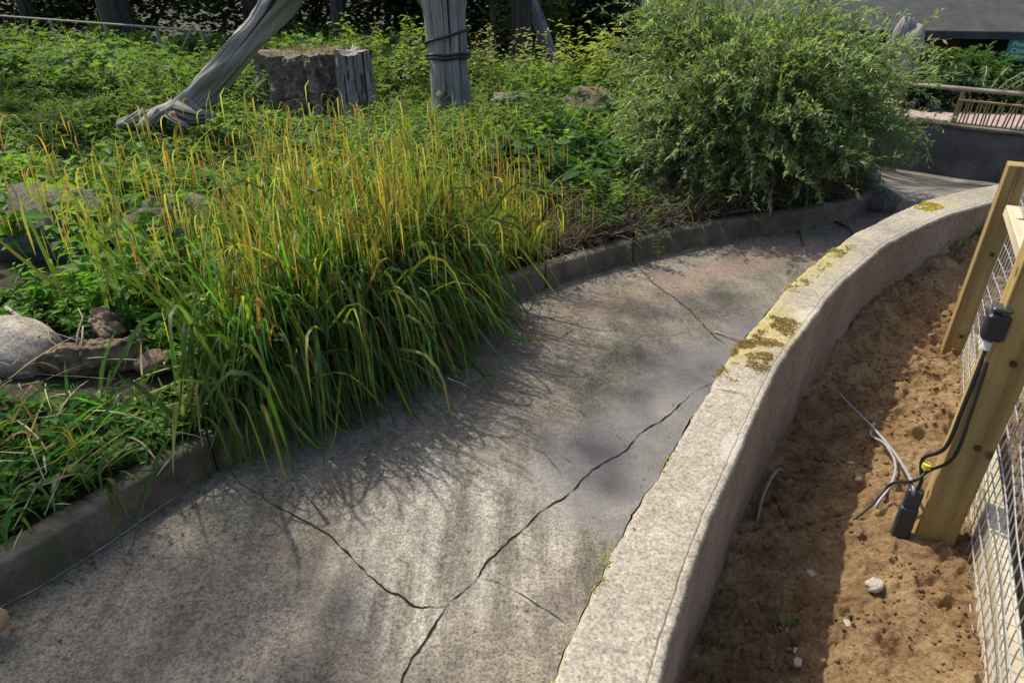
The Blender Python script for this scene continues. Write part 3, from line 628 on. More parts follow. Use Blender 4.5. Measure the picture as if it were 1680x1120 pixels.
MB().add(*lobed(cx-.1, cy, .46, gz-.2, zt_s, 4, 160, 60, .3, .36)).build('bark_body', M['bark'], stump)
MB().add(*lobed(cx+.4, cy-.08, .21, gz-.2, zt_s+.02, 9, 90, 24, .7, .2)).build('bare_wood', M['grey_wood'], stump)
n = 420; P = np.c_[cx-.1+rng.uniform(-.4, .45, n), cy+rng.uniform(-.38, .38, n), np.full(n, zt_s-.005)]
V, F, C, _ = blades(P, rng.uniform(0, 6.28, n), rng.uniform(0, .6, n), rng.uniform(.03, .13, n), rng.uniform(.003, .006, n), rng.uniform(.5, 1.6, n), tint(n, (.2, .19, .07)), tint(n, (.4, .34, .15)), 4)
npmesh('dry_grass', V, F, M['dry'], stump, C)

# ------------------------------------------------------------------ rocks
def rock(name, c, size, seed, mat, label, cat='boulder', group=None, rot=0, sub=4, amp=.25, sharp=1.):
    import bmesh
    bm = bmesh.new(); bmesh.ops.create_icosphere(bm, subdivisions=sub, radius=1)
    co = np.array([v.co[:] for v in bm.verts]); n = fbm(co[:, 0]*1.3+seed, co[:, 1]*1.3+co[:, 2]*1.1, 4, seed)+.5*fbm(co[:, 2]*2.5+seed, co[:, 0]*2.5-co[:, 1], 4, seed+3)
    co = np.sign(co)*np.abs(co)**sharp; co = co*(1+amp*n)[:, None]*np.array(size)[None, :]
    for v_, q in zip(bm.verts, co): v_.co = q
    me = bpy.data.meshes.new(name); bm.to_mesh(me); bm.free(); me.polygons.foreach_set('use_smooth', [True]*len(me.polygons))
    o = link(name, me, mat); o.location = c; o.rotation_euler = (0, 0, rot); return tag(o, label, cat, group)
c = at(70, 400, .1); rock('boulder', (c.x-.1, c.y+.15, .12), (.62, .4, .3), 3, M['boulder'], 'big dark rounded boulder behind the bent grass stems at the left edge', rot=.2)
c = at(280, 400, .1); rock('boulder', (c.x, c.y+.15, .1), (.35, .3, .24), 13, M['boulder'], 'dark boulder half hidden behind the left sedge blades', rot=.4)
c = at(20, 585, .0); rock('boulder', (c.x-.02, c.y+.05, .02), (.27, .17, .15), 6, M['pale_stone'], 'smooth pale sunlit boulder at the left edge beside the broken root', rot=-.5, amp=.18)
c = at(255, 605, -.03); rock('boulder', (c.x, c.y, -.0), (.09, .07, .06), 8, M['red_stone'], 'small reddish rock in the grass right of the broken root')
c = at(965, 205, .15); rock('boulder', (c.x+.05, c.y+.2, .2), (.42, .3, .36), 21, M['red_stone'], 'brown boulder among the weeds between trunk and willow bush', rot=.3)
c = at(870, 160, .3); rock('stone_slab', (c.x, c.y, c.z), (.5, .3, .06), 31, M['boulder'], 'thin flat stone ledge behind the weeds right of the grey trunk', 'stone slab', sharp=.7)
c = at(935, 165, .25); rock('stone_slab', (c.x, c.y-.3, c.z), (.35, .25, .07), 35, M['boulder'], 'thick grey stone slab resting over the brown boulder', 'stone slab', sharp=.7)
c = at(1460, 330, -.2); rock('boulder', (c.x-.1, c.y, -.2), (.16, .22, .12), 25, M['boulder'], 'lumpy grey stone at the kerb end below the willow bush')

# broken root stump (hollow, with twigs)
rt = at(165, 590, -.02)
root = empty('broken_root', (rt.x, rt.y, -.05), 'broken hollow brown root lump with dry twigs beside the pale boulder', 'root')
def lump(name, c, size, seed, mat, parent, rot, amp=.5):
    o = rock(name, c, size, seed, mat, None, None, rot=rot, sub=5, amp=amp, sharp=.85); del_ = [k for k in ('label', 'category') if k in o]
    me = o.data; co = np.zeros(len(me.vertices)*3, dtype=np.float32); me.vertices.foreach_get('co', co); co = co.reshape(-1, 3)
    f_ = 1+.16*fbm(co[:, 0]*40+seed, co[:, 1]*40+co[:, 2]*35, 4, 3)+.12*np.abs(fbm(co[:, 0]*16, co[:, 2]*40, 3, 6)); me.vertices.foreach_set('co', (co*f_[:, None]).ravel().astype(np.float32))
    o.parent = parent; o.location = Vector(c)-parent.location; me.update(); return o
c = at(150, 598, .0); lump('front_lobe', (c.x, c.y, .035), (.165, .065, .085), 4, M['root'], root, .25)
c = at(215, 585, .0); lump('front_lobe', (c.x, c.y, .035), (.1, .055, .07), 9, M['root'], root, .5)
c = at(180, 545, .06); lump('back_lobe', (c.x, c.y, .1), (.13, .06, .08), 14, M['root'], root, -.7)
def twig(pts, r, label, group=None, mat='twig'):
    mb = MB(); n = len(pts); mb.tube(pts, [r*(1-.6*i/(n-1)) for i in range(n)], 6, bump=.4, seed=len(pts)); return tag(mb.build('twig', M[mat], None, True), label, 'twig', group)
twig([at(132, 583, .09), at(135, 555, .13), at(136, 535, .16)], .007, 'thick pale upright twig in the hollow of the broken root')
twig([at(124, 580, .09), at(128, 545, .14), at(136, 520, .18), at(128, 505, .2)], .006, 'crooked pale twig with a forked tip left of the thick upright one')
twig([at(62, 552, .12), at(85, 545, .1), at(120, 556, .1), at(165, 568, .09)], .004, 'thin twig lying crosswise behind the broken root')
twig([at(78, 535, .14), at(82, 558, .1), at(100, 572, .07), at(107, 580, .07)], .005, 'bent grey twig beside the pale boulder')
twig([at(10, 505, .12), at(40, 525, .1), at(62, 545, .08)], .012, 'dark dead stick above the pale boulder')

# loose twigs on the concrete floor
def fz1(p, lift=.006): return Vector((p.x, p.y, float(floor_z(p.x, p.y))+lift))
twig([fz1(at(1172, 545, -.25)), fz1(at(1190, 552, -.25), .012), fz1(at(1212, 560, -.25))], .006, 'short pale stick on the channel floor against the curb')
twig([fz1(at(1370, 365, -.25)), fz1(at(1392, 378, -.25), .02), fz1(at(1402, 392, -.25))], .01, 'dark stick near the far end of the channel floor', mat='dark_bark')
twig([fz1(at(1310, 380, -.25)), fz1(at(1311, 392, -.25), .03), fz1(at(1318, 405, -.25))], .009, 'forked dark twig lying alone on the far channel floor', mat='dark_bark')
twig([at(735, 620, .0), at(760, 630, -.06), at(800, 650, -.15)], .003, 'straw stem sticking out of the sedge over the floor')

# ------------------------------------------------------------------ ground plants
def leafy(loc, n_st, h, spread, leafL, leafW, base, label, cat, name, tip=None, per=16, lean=.25, group=None, mat='leaf', whorl=False, stemc=(.1, .13, .04)):
    z = float(ground_z(loc[0], loc[1])); root = empty(name, (loc[0], loc[1], z), label, cat, group)
    P = np.c_[loc[0]+rng.normal(0, spread, n_st), loc[1]+rng.normal(0, spread, n_st), np.zeros(n_st)]; P[:, 2] = ground_z(P[:, 0], P[:, 1])
    d = P[:, :2]-np.array(loc[:2]); az = np.arctan2(d[:, 0]+rng.normal(0, spread*.5, n_st), d[:, 1]+rng.normal(0, spread*.5, n_st))
    L = rng.uniform(.65, 1.1, n_st)*h; c = tint(n_st, stemc, .2)
    V, F, C, cl = blades(P, az, rng.uniform(0, lean*1.6, n_st), L, np.full(n_st, .005), rng.uniform(0, .6, n_st), c, c, 6, .1, 1.2, taper='even')
    npmesh('stems', V, F, M['leaf'], root, C)
    t = np.linspace(.22, 1, per)[None, :]+rng.normal(0, .02, (n_st, per)); t = np.clip(t, 0, 1); fi = t*6; i0 = np.minimum(fi.astype(int), 5); fr_ = (fi-i0)[..., None]; idx = np.arange(n_st)[:, None]
    Q = (cl[idx, i0]*(1-fr_)+cl[idx, i0+1]*fr_).reshape(-1, 3); k = len(Q)
    D = rdir(k, -.25, .55); tt = t.ravel(); sz = (.5+.9*np.sin(np.pi*np.clip(tt*.9, 0, 1)))*rng.uniform(.7, 1.2, k)
    bc = tint(k, base, .22, .08)
    if tip is not None: f_ = (np.clip(tt-.5, 0, 1)*2)[:, None]*.8; bc = bc*(1-f_)+np.array(tip)[None, :]*f_
    V, F, C = leaves(Q, D, leafL*sz, leafW*sz, bc, .18, droop=.25)
    npmesh('leaves', V, F, M[mat], root, C)
    return root, cl
# dense leafy cover: many short stems with leaves, uncountable
def cover(name, region, n, h, leafL, leafW, base, label, cat='ground plants', var=.35, per=7, grass=.0, gcol=(.09, .15, .04), tip=(.16, .27, .06)):
    X = rng.uniform(region[0], region[1], n*3); Y = rng.uniform(region[2], region[3], n*3); keep = region[4](X, Y) if len(region) > 4 else np.ones(len(X), bool)
    keep &= edge_dist(X, Y) > .13
    if name == 'creeping_plants': keep &= (((X+2.95)/.6)**2+((Y-3.72)/.5)**2 > 1) & (((X+2.05)/.62)**2+((Y-2.62)/.34)**2 > 1)
    X, Y = X[keep][:n], Y[keep][:n]; m = len(X)
    hh = h*(.75+.9*fbm(X*1.1, Y*1.1, 3, 15)+.4*fbm(X*4, Y*4, 2, 25)); hh = np.clip(hh, .3*h, 2*h)
    Z = ground_z(X, Y); t = rng.uniform(.2, 1, (m, per)); a = rng.uniform(0, 6.28, m); off = hh*.25
    Q = np.stack([X[:, None]+(np.sin(a)*off)[:, None]*t, Y[:, None]+(np.cos(a)*off)[:, None]*t, Z[:, None]+hh[:, None]*t], 2).reshape(-1, 3)
    k = len(Q); sz = rng.uniform(.6, 1.3, k)*np.repeat(np.exp(rng.normal(0, .25, m)), per); tone = np.repeat(np.exp(.5*fbm(X*.7+3, Y*.7, 3, 95)*2), per)[:, None]
    bc = np.repeat(tint(m, base, var, .12), per, 0)*tone; ft = (t.ravel()**3)[:, None]*.5; bc = bc*(1-ft)+np.array(tip)*ft
    V, F, C = leaves(Q, rdir(k, -.3, .6), leafL*sz, leafW*sz, bc, .18, droop=.2)
    o = npmesh(name, V, F, M['leaf'], None, C); tag(o, label, cat, None, 'stuff')
    if grass:
        g = int(n*grass); i = rng.integers(0, m, g); P = np.c_[X[i]+rng.normal(0, .1, g), Y[i]+rng.normal(0, .1, g), Z[i]]
        V, F, C, _ = blades(P, rng.uniform(0, 6.28, g), rng.uniform(0, .4, g), hh[i]*rng.uniform(.8, 1.7, g), np.full(g, .007), rng.uniform(.4, 1.8, g), tint(g, gcol, .3), tint(g, (.3, .3, .1), .3), 5)
        o = npmesh('wild_grass', V, F, M['sedge'], None, C); tag(o, label.split(' ')[0]+' wild grass blades growing through the '+cat, 'grass', None, 'stuff')
cover('nettles', (-9, -1.9, 4.3, 8.5), 13000, .34, .065, .034, (.075, .15, .04), 'dense nettle and bramble leaves covering the left slope', 'nettles', grass=.5)
cover('undergrowth', (-13, -1.5, 8, 15), 9000, .45, .11, .06, (.06, .12, .04), 'distant green undergrowth below the dark trees', 'undergrowth', grass=.4)
cover('weeds', (-2.2, 3.2, 5.0, 11), 9500, .42, .06, .03, (.09, .155, .04), 'mixed sunlit weeds around the trunk and stump', 'weeds', grass=.35, gcol=(.09, .15, .04))
cover('creeping_plants', (-3.6, -1.2, 1.6, 4.4), 3800, .12, .045, .024, (.055, .12, .03), 'small round green leaves creeping over the bank at lower left', 'creeping plants', grass=.12)
cover('bank_weeds', (-.2, 4.0, 4.0, 6.2), 1100, .12, .04, .02, (.05, .085, .035), 'sparse dull weeds on the shaded bank below the bush', 'bank weeds', grass=.5, gcol=(.1, .1, .05), tip=(.1, .13, .05))
leafy((-2.72, 4.1), 34, .55, .26, .1, .07, (.075, .19, .035), 'bright broad-leaved plant with jagged leaves below the log end', 'plant', 'broadleaf_plant', (.17, .34, .05), 9)
leafy((-1.95, 3.35), 24, .5, .18, .09, .06, (.075, .19, .035), 'bright leafy plant rising left of the sedge blades', 'plant', 'broadleaf_plant', (.17, .33, .05), 9)
leafy((-3.55, 4.4), 26, .5, .24, .09, .06, (.07, .16, .035), 'leafy plant with upright stems in the nettles left of the log end', 'plant', 'broadleaf_plant', (.14, .28, .05), 9)
leafy((-2.1, 3.2), 34, .28, .15, .07, .02, (.06, .17, .03), 'low bright green feathery plant behind the broken root', 'plant', 'feathery_plant', (.18, .36, .05), 22)
leafy((-1.62, 2.86), 26, .2, .09, .05, .016, (.07, .18, .03), 'small lime green feathery plant right of the broken root', 'plant', 'feathery_plant', (.22, .42, .06), 20)
leafy((-3.1, 3.0), 26, .22, .16, .07, .035, (.06, .16, .03), 'pale green patch of leaves above the dark boulder', 'plant', 'feathery_plant', (.2, .36, .06), 14)
leafy((.15, 6.4), 50, .42, .34, .11, .05, (.08, .2, .035), 'bright green clump of long leaves right of the grey trunk foot', 'plant', 'dock_plant', (.2, .36, .05), 13)
leafy((-.75, 6.6), 30, .34, .22, .11, .05, (.08, .19, .035), 'bright green leafy clump left of the grey trunk foot', 'plant', 'dock_plant', (.2, .36, .05), 12)
leafy((.36, 5.5), 60, .46, .28, .115, .08, (.035, .085, .03), 'dark green broad-leaved clump between sedge and weedy bank', 'plant', 'burdock_plant', (.05, .13, .035), 7)
leafy((.55, 7.2), 60, .5, .32, .11, .08, (.05, .11, .035), 'dull green large-leaved clump in front of the stone ledges', 'plant', 'burdock_plant', (.08, .16, .05), 7)
leafy((1.5, 7.6), 60, .5, .32, .1, .05, (.05, .12, .035), 'dark green leafy clump between the stone slab and the willow bush', 'plant', 'burdock_plant', (.12, .24, .05), 9)
leafy((.72, 4.85), 12, .5, .08, .06, .012, (.08, .16, .04), 'upright light green spiky weed on the bank edge', 'plant', 'spiky_weed', (.26, .4, .08), 34, .12)
leafy((.5, 4.95), 60, .42, .24, .05, .012, (.055, .095, .04), 'low dull green needle-leaved shrublet hanging over the kerb', 'shrub', 'low_shrub', (.1, .15, .06), 26, .5)
leafy((.95, 8.6), 26, 1.05, .13, .12, .03, (.14, .2, .05), 'tall yellow-green upright stems left of the willow bush top', 'plant', 'tall_weed', (.32, .34, .08), 22, .1)
leafy((1.25, 8.3), 14, .8, .1, .07, .03, (.13, .19, .05), 'slender tall weed with pale tips beside the yellow-green stems', 'plant', 'tall_weed', (.3, .34, .14), 18, .12)
leafy((-.35, 9.6), 20, 1.0, .2, .07, .03, (.12, .15, .06), 'tall seeding weed left of the grey trunk', 'plant', 'tall_weed', (.3, .3, .2), 16, .12)
leafy((.42, 9.2), 22, 1.0, .22, .07, .03, (.12, .15, .06), 'tall weed with whitish seed heads right of the grey trunk', 'plant', 'tall_weed', (.42, .4, .34), 16, .12)
leafy((-1.55, 9.3), 40, .95, .3, .09, .035, (.09, .15, .04), 'green bushy weed just behind the stump', 'plant', 'tall_weed', (.2, .28, .08), 20, .15)
leafy((.75, 8.3), 46, .75, .3, .09, .04, (.08, .16, .04), 'rounded leafy green weed right of the grey trunk above the stone ledge', 'plant', 'tall_weed', (.18, .3, .07), 18, .2)
leafy((1.9, 8.6), 40, .7, .3, .09, .04, (.09, .15, .05), 'leafy weed rising against the left side of the willow bush', 'plant', 'tall_weed', (.22, .3, .09), 18, .2)
leafy((-3.6, 8.0), 44, .7, .35, .08, .035, (.07, .13, .035), 'taller nettle clump behind the leaning log', 'plant', 'tall_weed', (.14, .24, .06), 18, .15)
leafy((-.95, 8.9), 24, .85, .3, .07, .03, (.11, .15, .05), 'tall pale-headed weeds between stump and grey trunk', 'plant', 'tall_weed', (.38, .37, .28), 14, .12)
# dry litter tangle on the shaded bank
n = 10500; X = rng.uniform(.25, 3.6, n*3); Y = rng.uniform(4.3, 6.3, n*3); k = (edge_dist(X, Y) > .12) & (edge_dist(X, Y) < .9); X, Y = X[k][:n], Y[k][:n]; n = len(X)
P = np.c_[X, Y, bank_z(X, Y)+rng.uniform(0, 1, n)*(.03+.2*np.clip(.3+fbm(X*3, Y*3, 2, 5), 0, 1))]
V, F, C, _ = blades(P, rng.uniform(0, 6.28, n), rng.uniform(.5, 1.7, n), rng.uniform(.08, .34, n), rng.uniform(.003, .008, n), rng.uniform(-.3, 1.4, n), tint(n, (.14, .11, .08), .35), tint(n, (.2, .165, .12), .35), 5, floor=ground_z)
tag(npmesh('dead_stalks', V, F, M['dry'], None, C), 'tangle of dead grey-brown stalks on the bank below the willow bush', 'dead stalks', None, 'stuff')
# dry leaves and straw at the lower left
n = 120; X = rng.uniform(-2.3, -1.2, n*3); Y = rng.uniform(1.6, 2.6, n*3); k = edge_dist(X, Y) > .0; X, Y = X[k][:n], Y[k][:n]; n = len(X)
P = np.c_[X, Y, bank_z(X, Y)+.05+rng.uniform(0, .08, n)]
V, F, C, _ = blades(P, rng.uniform(0, 6.28, n), rng.uniform(1., 1.7, n), rng.uniform(.08, .32, n), rng.uniform(.004, .01, n), rng.uniform(0, .8, n), tint(n, (.3, .25, .15), .3), tint(n, (.4, .34, .2), .3), 4, floor=ground_z)
tag(npmesh('straw', V, F, M['dry'], None, C), 'dry straw-coloured blades lying over the low kerb plants', 'straw', None, 'stuff')
# weeds at the foot of the curb wall
for (px, py, z, n_, h_, lab) in ((1345, 575, .06, 16, .06, 'tiny green seedling at the foot of the curb wall beside the bare soil'), (1440, 460, .19, 34, .08, 'sprig of dull green weed at the curb foot, nearest of the far pair'), (1530, 408, .22, 70, .13, 'grassy weed tuft against the far curb foot'), (1592, 385, .26, 60, .13, 'darker weed tuft at the curb foot beside the far post'), (1272, 1012, -.04, 10, .05, 'small yellow-green seedling on the soil among pebbles')):
    p = at(px, py, z); P = np.c_[p.x+rng.normal(0, .03+h_*.3, n_), p.y+rng.normal(0, .03, n_), np.full(n_, p.z)]; P[:, 2] = dirt_surface(P[:, 0], P[:, 1])
    V, F, C, _ = blades(P, rng.uniform(0, 6.28, n_), rng.uniform(.1, 1., n_), rng.uniform(.5, 1.2, n_)*h_, np.full(n_, .009), rng.uniform(.3, 1.5, n_), tint(n_, (.06, .11, .03)), tint(n_, (.14, .22, .05)), 4, taper='fat')
    tag(npmesh('weed_tuft', V, F, M['leaf'], None, C), lab, 'weed', 'weeds at the foot of the curb wall')

# ------------------------------------------------------------------ soil: stones, crumbs, root, cables
def soil_pt(px, py, z=0., lift=0):
    p = at(px, py, z)
    for _ in range(5): p = at(px, py, float(dirt_surface(np.array([p.x]), np.array([p.y]))[0]))
    return p+Vector((0, 0, lift))
for px, py, s_, lab in ((1331, 942, .016, 'pale angular stone standing at the edge of the curb shadow'), (1433, 962, .024, 'largest flat whitish stone in the sunlit soil'), (1290, 1030, .012, 'small grey stone beside the yellow-green seedling'), (1308, 1088, .013, 'left one of two pale chips near the bottom of the soil'), (1325, 1088, .01, 'right one of two pale chips near the bottom of the soil'), (1408, 786, .012, 'pale fragment below the grey cable bend'), (1395, 760, .011, 'tiny pale stone left of the grey cable'), (1390, 1024, .012, 'half buried brown pebble under the whitish stone'), (1305, 1068, .008, 'smallest cream pebble above the two chips')):
    p = soil_pt(px, py); rock('stone', (p.x, p.y, p.z+s_*.3), (s_*1.2, s_*.8, s_*.55), px, M['pebble'], lab, 'stone', 'stones lying on the bare soil', rot=px, sub=3, amp=.35, sharp=.8)
# crumbs
n = 16000; i = rng.integers(60, 800, n); vv = rng.uniform(.01, 1.2, n); E = u[i]+g2*vv[:, None]+rng.normal(0, .01, (n, 2)); keep = fbm(E[:, 0]*4, E[:, 1]*4, 3, 91) > -.15; E = E[keep]; n = len(E)
octV = np.array([(1, 0, 0), (-1, 0, 0), (0, 1, 0), (0, -1, 0), (0, 0, 1), (0, 0, -1)], float); octF = np.array([(0, 2, 4), (2, 1, 4), (1, 3, 4), (3, 0, 4), (2, 0, 5), (1, 2, 5), (3, 1, 5), (0, 3, 5)])
sz = .0015+.0105*rng.random(n)**3; V = octV[None]*rng.uniform(.6, 1.3, (n, 6, 1))*sz[:, None, None]*rng.uniform(.6, 1.2, (n, 1, 3)); a = rng.uniform(0, 6.28, n); ca, sa = np.cos(a)[:, None], np.sin(a)[:, None]
V = np.stack([V[..., 0]*ca-V[..., 1]*sa, V[..., 0]*sa+V[..., 1]*ca, V[..., 2]], 2); V += np.c_[E, dirt_surface(E[:, 0], E[:, 1])+sz*.3][:, None, :]
tag(npmesh('soil_crumbs', V.reshape(-1, 3), (octF[None]+np.arange(n)[:, None, None]*6).reshape(-1, 3), M['dirt']), 'brown soil crumbs and grit scattered over the dry strip', 'soil crumbs', None, 'stuff')
def tubething(name, pts, r, mat, label, cat, group=None, n=8, sub=5):
    P = [Vector(p) for p in pts]; Q = []
    for i in range(len(P)-1):
        p0, p1, p2, p3 = P[max(i-1, 0)], P[i], P[i+1], P[min(i+2, len(P)-1)]
        for k in range(sub):
            t = k/sub; Q.append(.5*((2*p1)+(p2-p0)*t+(2*p0-5*p1+4*p2-p3)*t*t+(3*p1-p0-3*p2+p3)*t**3))
    Q.append(P[-1]); rr = r if not hasattr(r, '__len__') else list(np.interp(np.linspace(0, 1, len(Q)), np.linspace(0, 1, len(r)), r))
    mb = MB(); mb.tube(Q, rr, n); return tag(mb.build(name, M[mat], None, True), label, cat, group)
tubething('dry_root', [soil_pt(1288, 776, 0, .006), soil_pt(1275, 777, 0, .02), soil_pt(1262, 795, 0, .025), soil_pt(1250, 820, 0, .02), soil_pt(1243, 850, 0, .012), soil_pt(1236, 885, 0, .003)], [.003, .005, .007, .0065, .005, .003], 'twig', 'bare pale root curving out of the shaded soil by the curb', 'root')
tubething('dry_root', [soil_pt(1266, 812, 0, .01), soil_pt(1280, 840, 0, .008), soil_pt(1297, 868, 0, .004)], [.003, .002, .002], 'dark_bark', 'thin dark root stem behind the pale curved root', 'root')
# ------------------------------------------------------------------ timber and mesh fence
FD = Vector((-.49, -.872, 0)).normalized(); FN = Vector((-FD.y, FD.x, 0))     # FN points right, away from the curb
if FN.x < 0: FN = -FN
F0 = Vector((2.14, 2.68, 0))
ang = math.atan2(FD.x, -FD.y)
fence = empty('mesh_fence', (F0.x, F0.y, 0), 'low timber fence with galvanised wire mesh at the right edge', 'fence')
RM = Matrix.Rotation(ang, 3, 'Z')       # local -y axis along FD, local x across
def post(base, hgt, wx, wy, name='post'):
    mb = MB(); b = .006; zt = hgt
    c = Vector(base); P = []
    for z, ins in ((-.35, 0), (0, 0), (hgt*.5, 0)):
        for x, y in ((-wx/2, -wy/2), (wx/2, -wy/2), (wx/2, wy/2), (-wx/2, wy/2)):
            P.append(c+RM @ Vector((x, y, z)))
    # weathered slanted top falling away from the curb
    for x, y in ((-wx/2, -wy/2), (wx/2, -wy/2), (wx/2, wy/2), (-wx/2, wy/2)):
        P.append(c+RM @ Vector((x, y, zt)))
    F = [(0, 3, 2, 1), (12, 13, 14, 15)]
    for k in range(3):
        for j in range(4): F.append((k*4+j, k*4+(j+1) % 4, k*4+4+(j+1) % 4, k*4+4+j))
    r0 = random.uniform(0, 9); mb.add(P, F, [(x+r0, y, z) for z in (-.35, 0, hgt*.5, zt) for x, y in ((-wx/2, -wy/2), (wx/2, -wy/2), (wx/2, wy/2), (-wx/2, wy/2))]); o = mb.build(name, M['pine'], fence)
    bv = o.modifiers.new('bevel', 'BEVEL'); bv.width = .004; bv.segments = 2
    return o
p1 = F0-FN*.068; p2 = Vector((1.347, 1.555, 0))
post1 = post(p1, .895, .082, .09); post2 = post(p2, 1.35, .106, .095)
# boards
def board(a, b, thick, h, zc, name, tilt=0):
    a, b = Vector(a), Vector(b); d = b-a; L = d.length; M3 = Matrix((FN, d.normalized(), Vector((0, 0, 1)))).transposed() if name != 'top_rail' else None
    x = d.normalized(); nrm_ = Vector((0, 0, 1)).cross(x).normalized(); M3 = Matrix((nrm_, x, Vector((0, 0, 1)))).transposed()
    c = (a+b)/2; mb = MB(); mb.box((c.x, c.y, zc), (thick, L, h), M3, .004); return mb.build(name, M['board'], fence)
fa = F0+FD*.04; fb = F0+FD*4.2
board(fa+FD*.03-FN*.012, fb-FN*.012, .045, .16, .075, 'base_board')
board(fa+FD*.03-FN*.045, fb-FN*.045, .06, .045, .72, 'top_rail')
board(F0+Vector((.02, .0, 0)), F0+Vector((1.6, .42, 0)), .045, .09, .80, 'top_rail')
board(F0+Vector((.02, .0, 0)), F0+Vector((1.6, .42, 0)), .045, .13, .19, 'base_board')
post(F0+Vector((1.6, .42, 0))+FN*.05, .93, .1, .1)
post(F0+FD*4.0-FN*.06, .93, .1, .1)
# bolts
for (po, zz_) in ((p1, .52), (p1, .12), (p2, .38), (p2, .66)):
    c = po+FD*.05+FN*.01; mb = MB(); mb.tube([c+Vector((0, 0, zz_)), c+FD*.006+Vector((0, 0, zz_))], .009, 10); mb.build('bolt', M['bolt'], fence)
# mesh panels: 50 x 50 welded wire, slightly bellied
def mesh_panel(a, d, length, H, z0, seed, label=None):
    nn = Vector((0, 0, 1)).cross(d).normalized(); mb = MB(); st = .05; r_ = .0021
    nv = int(length/st)+1; sh = .064; nh = int(H/sh)+1
    def P(s_, z): o_ = .018*math.sin(s_*2.1+seed)*math.sin(math.pi*z/H)+.006*math.sin(s_*7+z*9+seed); q = a+d*s_+nn*o_; return (q.x, q.y, z0+z)
    for k in range(nh): mb.tube([P(i*.1, k*sh) for i in range(int(length/.1)+1)], r_, 4)
    for i in range(nv): mb.tube([P(i*st, k*.15) for k in range(int(H/.15)+1)], r_*.8, 4)
    return mb.build('wire_mesh', M['steel'], fence)
mesh_panel(F0+FD*.065-FN*.045, FD, 4.1, .9, .0, 1)
mesh_panel(F0+Vector((.03, .035, 0)), Vector((1.6, .42, 0)).normalized(), 1.6, .75, .1, 4)

# junction box, duct, cables
bx = p2-FN*.055+FD*.035
jb = empty('junction_box', bx+Vector((0, 0, .73)), 'small black weatherproof socket box fixed to the near fence post', 'junction box')
mb = MB(); mb.box(bx+Vector((0, 0, .75)), (.052, .05, .075), RM, .006); mb.build('housing', M['black'], jb)
mb = MB(); mb.box(bx+Vector((0, 0, .80)), (.045, .045, .014), RM, .004); mb.build('lid', M['duct'], jb)
mb = MB(); mb.tube([bx+Vector((0, 0, .705)), bx+Vector((0, 0, .68))], .014, 12); mb.build('cable_gland', M['cable_white'], jb)
dx = p2-FN*.092+FD*.05+Vector((0, 0, -.035))
duct = empty('cable_duct', dx, 'short upright dark grey cable duct at the foot of the near post', 'duct')
mb = MB(); mb.box(dx+Vector((0, 0, .05)), (.05, .035, .20), RM, .005); mb.build('lower_sleeve', M['duct'], duct)
mb = MB(); mb.box(dx+Vector((0, 0, .185)), (.044, .03, .07), RM, .005); mb.build('upper_sleeve', M['duct'], duct)
dt = dx+Vector((0, 0, .22))
tubething('black_cable', [bx+Vector((0, 0, .685)), bx+FD*.02+Vector((-.005, 0, .5)), bx+FD*.02+Vector((-.01, 0, .36)), dt+Vector((.0, .02, .1)), dt+Vector((0.005, .0, .03)), dt+Vector((0, 0, -.02))], .0058, 'black', 'thick black cable dropping from the socket box along the post into the duct', 'cable')
tubething('black_cable', [bx+FN*.01+Vector((0, 0, .69)), bx+FD*.03+Vector((.012, -.01, .5)), bx+FD*.03+Vector((.015, -.01, .34)), dt+Vector((.015, 0, .07)), dt+Vector((-.02, .0, .03)), soil_pt(1452, 820, 0, .07), soil_pt(1425, 840, 0, .03), soil_pt(1400, 853, 0, .0)], .0048, 'black', 'black cable sagging off the post and running into the soil', 'cable')
tubething('grey_cable', [soil_pt(1374, 638, 0, -.01), soil_pt(1392, 670, 0, .02), soil_pt(1424, 706, 0, .03), soil_pt(1450, 745, 0, .05), soil_pt(1466, 790, 0, .09), dt+Vector((-.012, .005, .01)), dt+Vector((-.005, 0, -.03))], .0048, 'grey_cable', 'grey cable curving out of the soil into the duct, farther strand', 'cable')
tubething('grey_cable', [soil_pt(1432, 700, 0, .02), soil_pt(1426, 722, 0, .025), soil_pt(1448, 738, 0, .03), soil_pt(1465, 770, 0, .03), soil_pt(1460, 800, 0, .02), soil_pt(1440, 826, 0, .008), soil_pt(1436, 832, 0, -.01)], .0048, 'grey_cable', 'light grey cable loop lying on the soil left of the duct', 'cable')
mb = MB(); c_ = dt+Vector((.008, .005, .085)); mb.tube([c_-Vector((.0, 0, .008)), c_+Vector((0, 0, .008))], .013, 10); tag(mb.build('cable_tie', M['yellow']), 'short yellow tape marker round the black cables above the duct', 'tape')

# cut timber poking in at the bottom left
c_ = at(4, 1022, -.19); mb = MB(); mb.tube([c_+Vector((-.25, -.05, .0)), c_+Vector((-.05, -.01, .01)), c_+Vector((-.02, 0, .01)), c_+Vector((0.0, 0, .01))], [.042, .042, .04, .033], 18, bump=.25, seed=4)
tag(mb.build('timber_offcut', M['cut_wood'], None, True), 'rounded tan end of a timber offcut at the bottom left edge', 'timber')

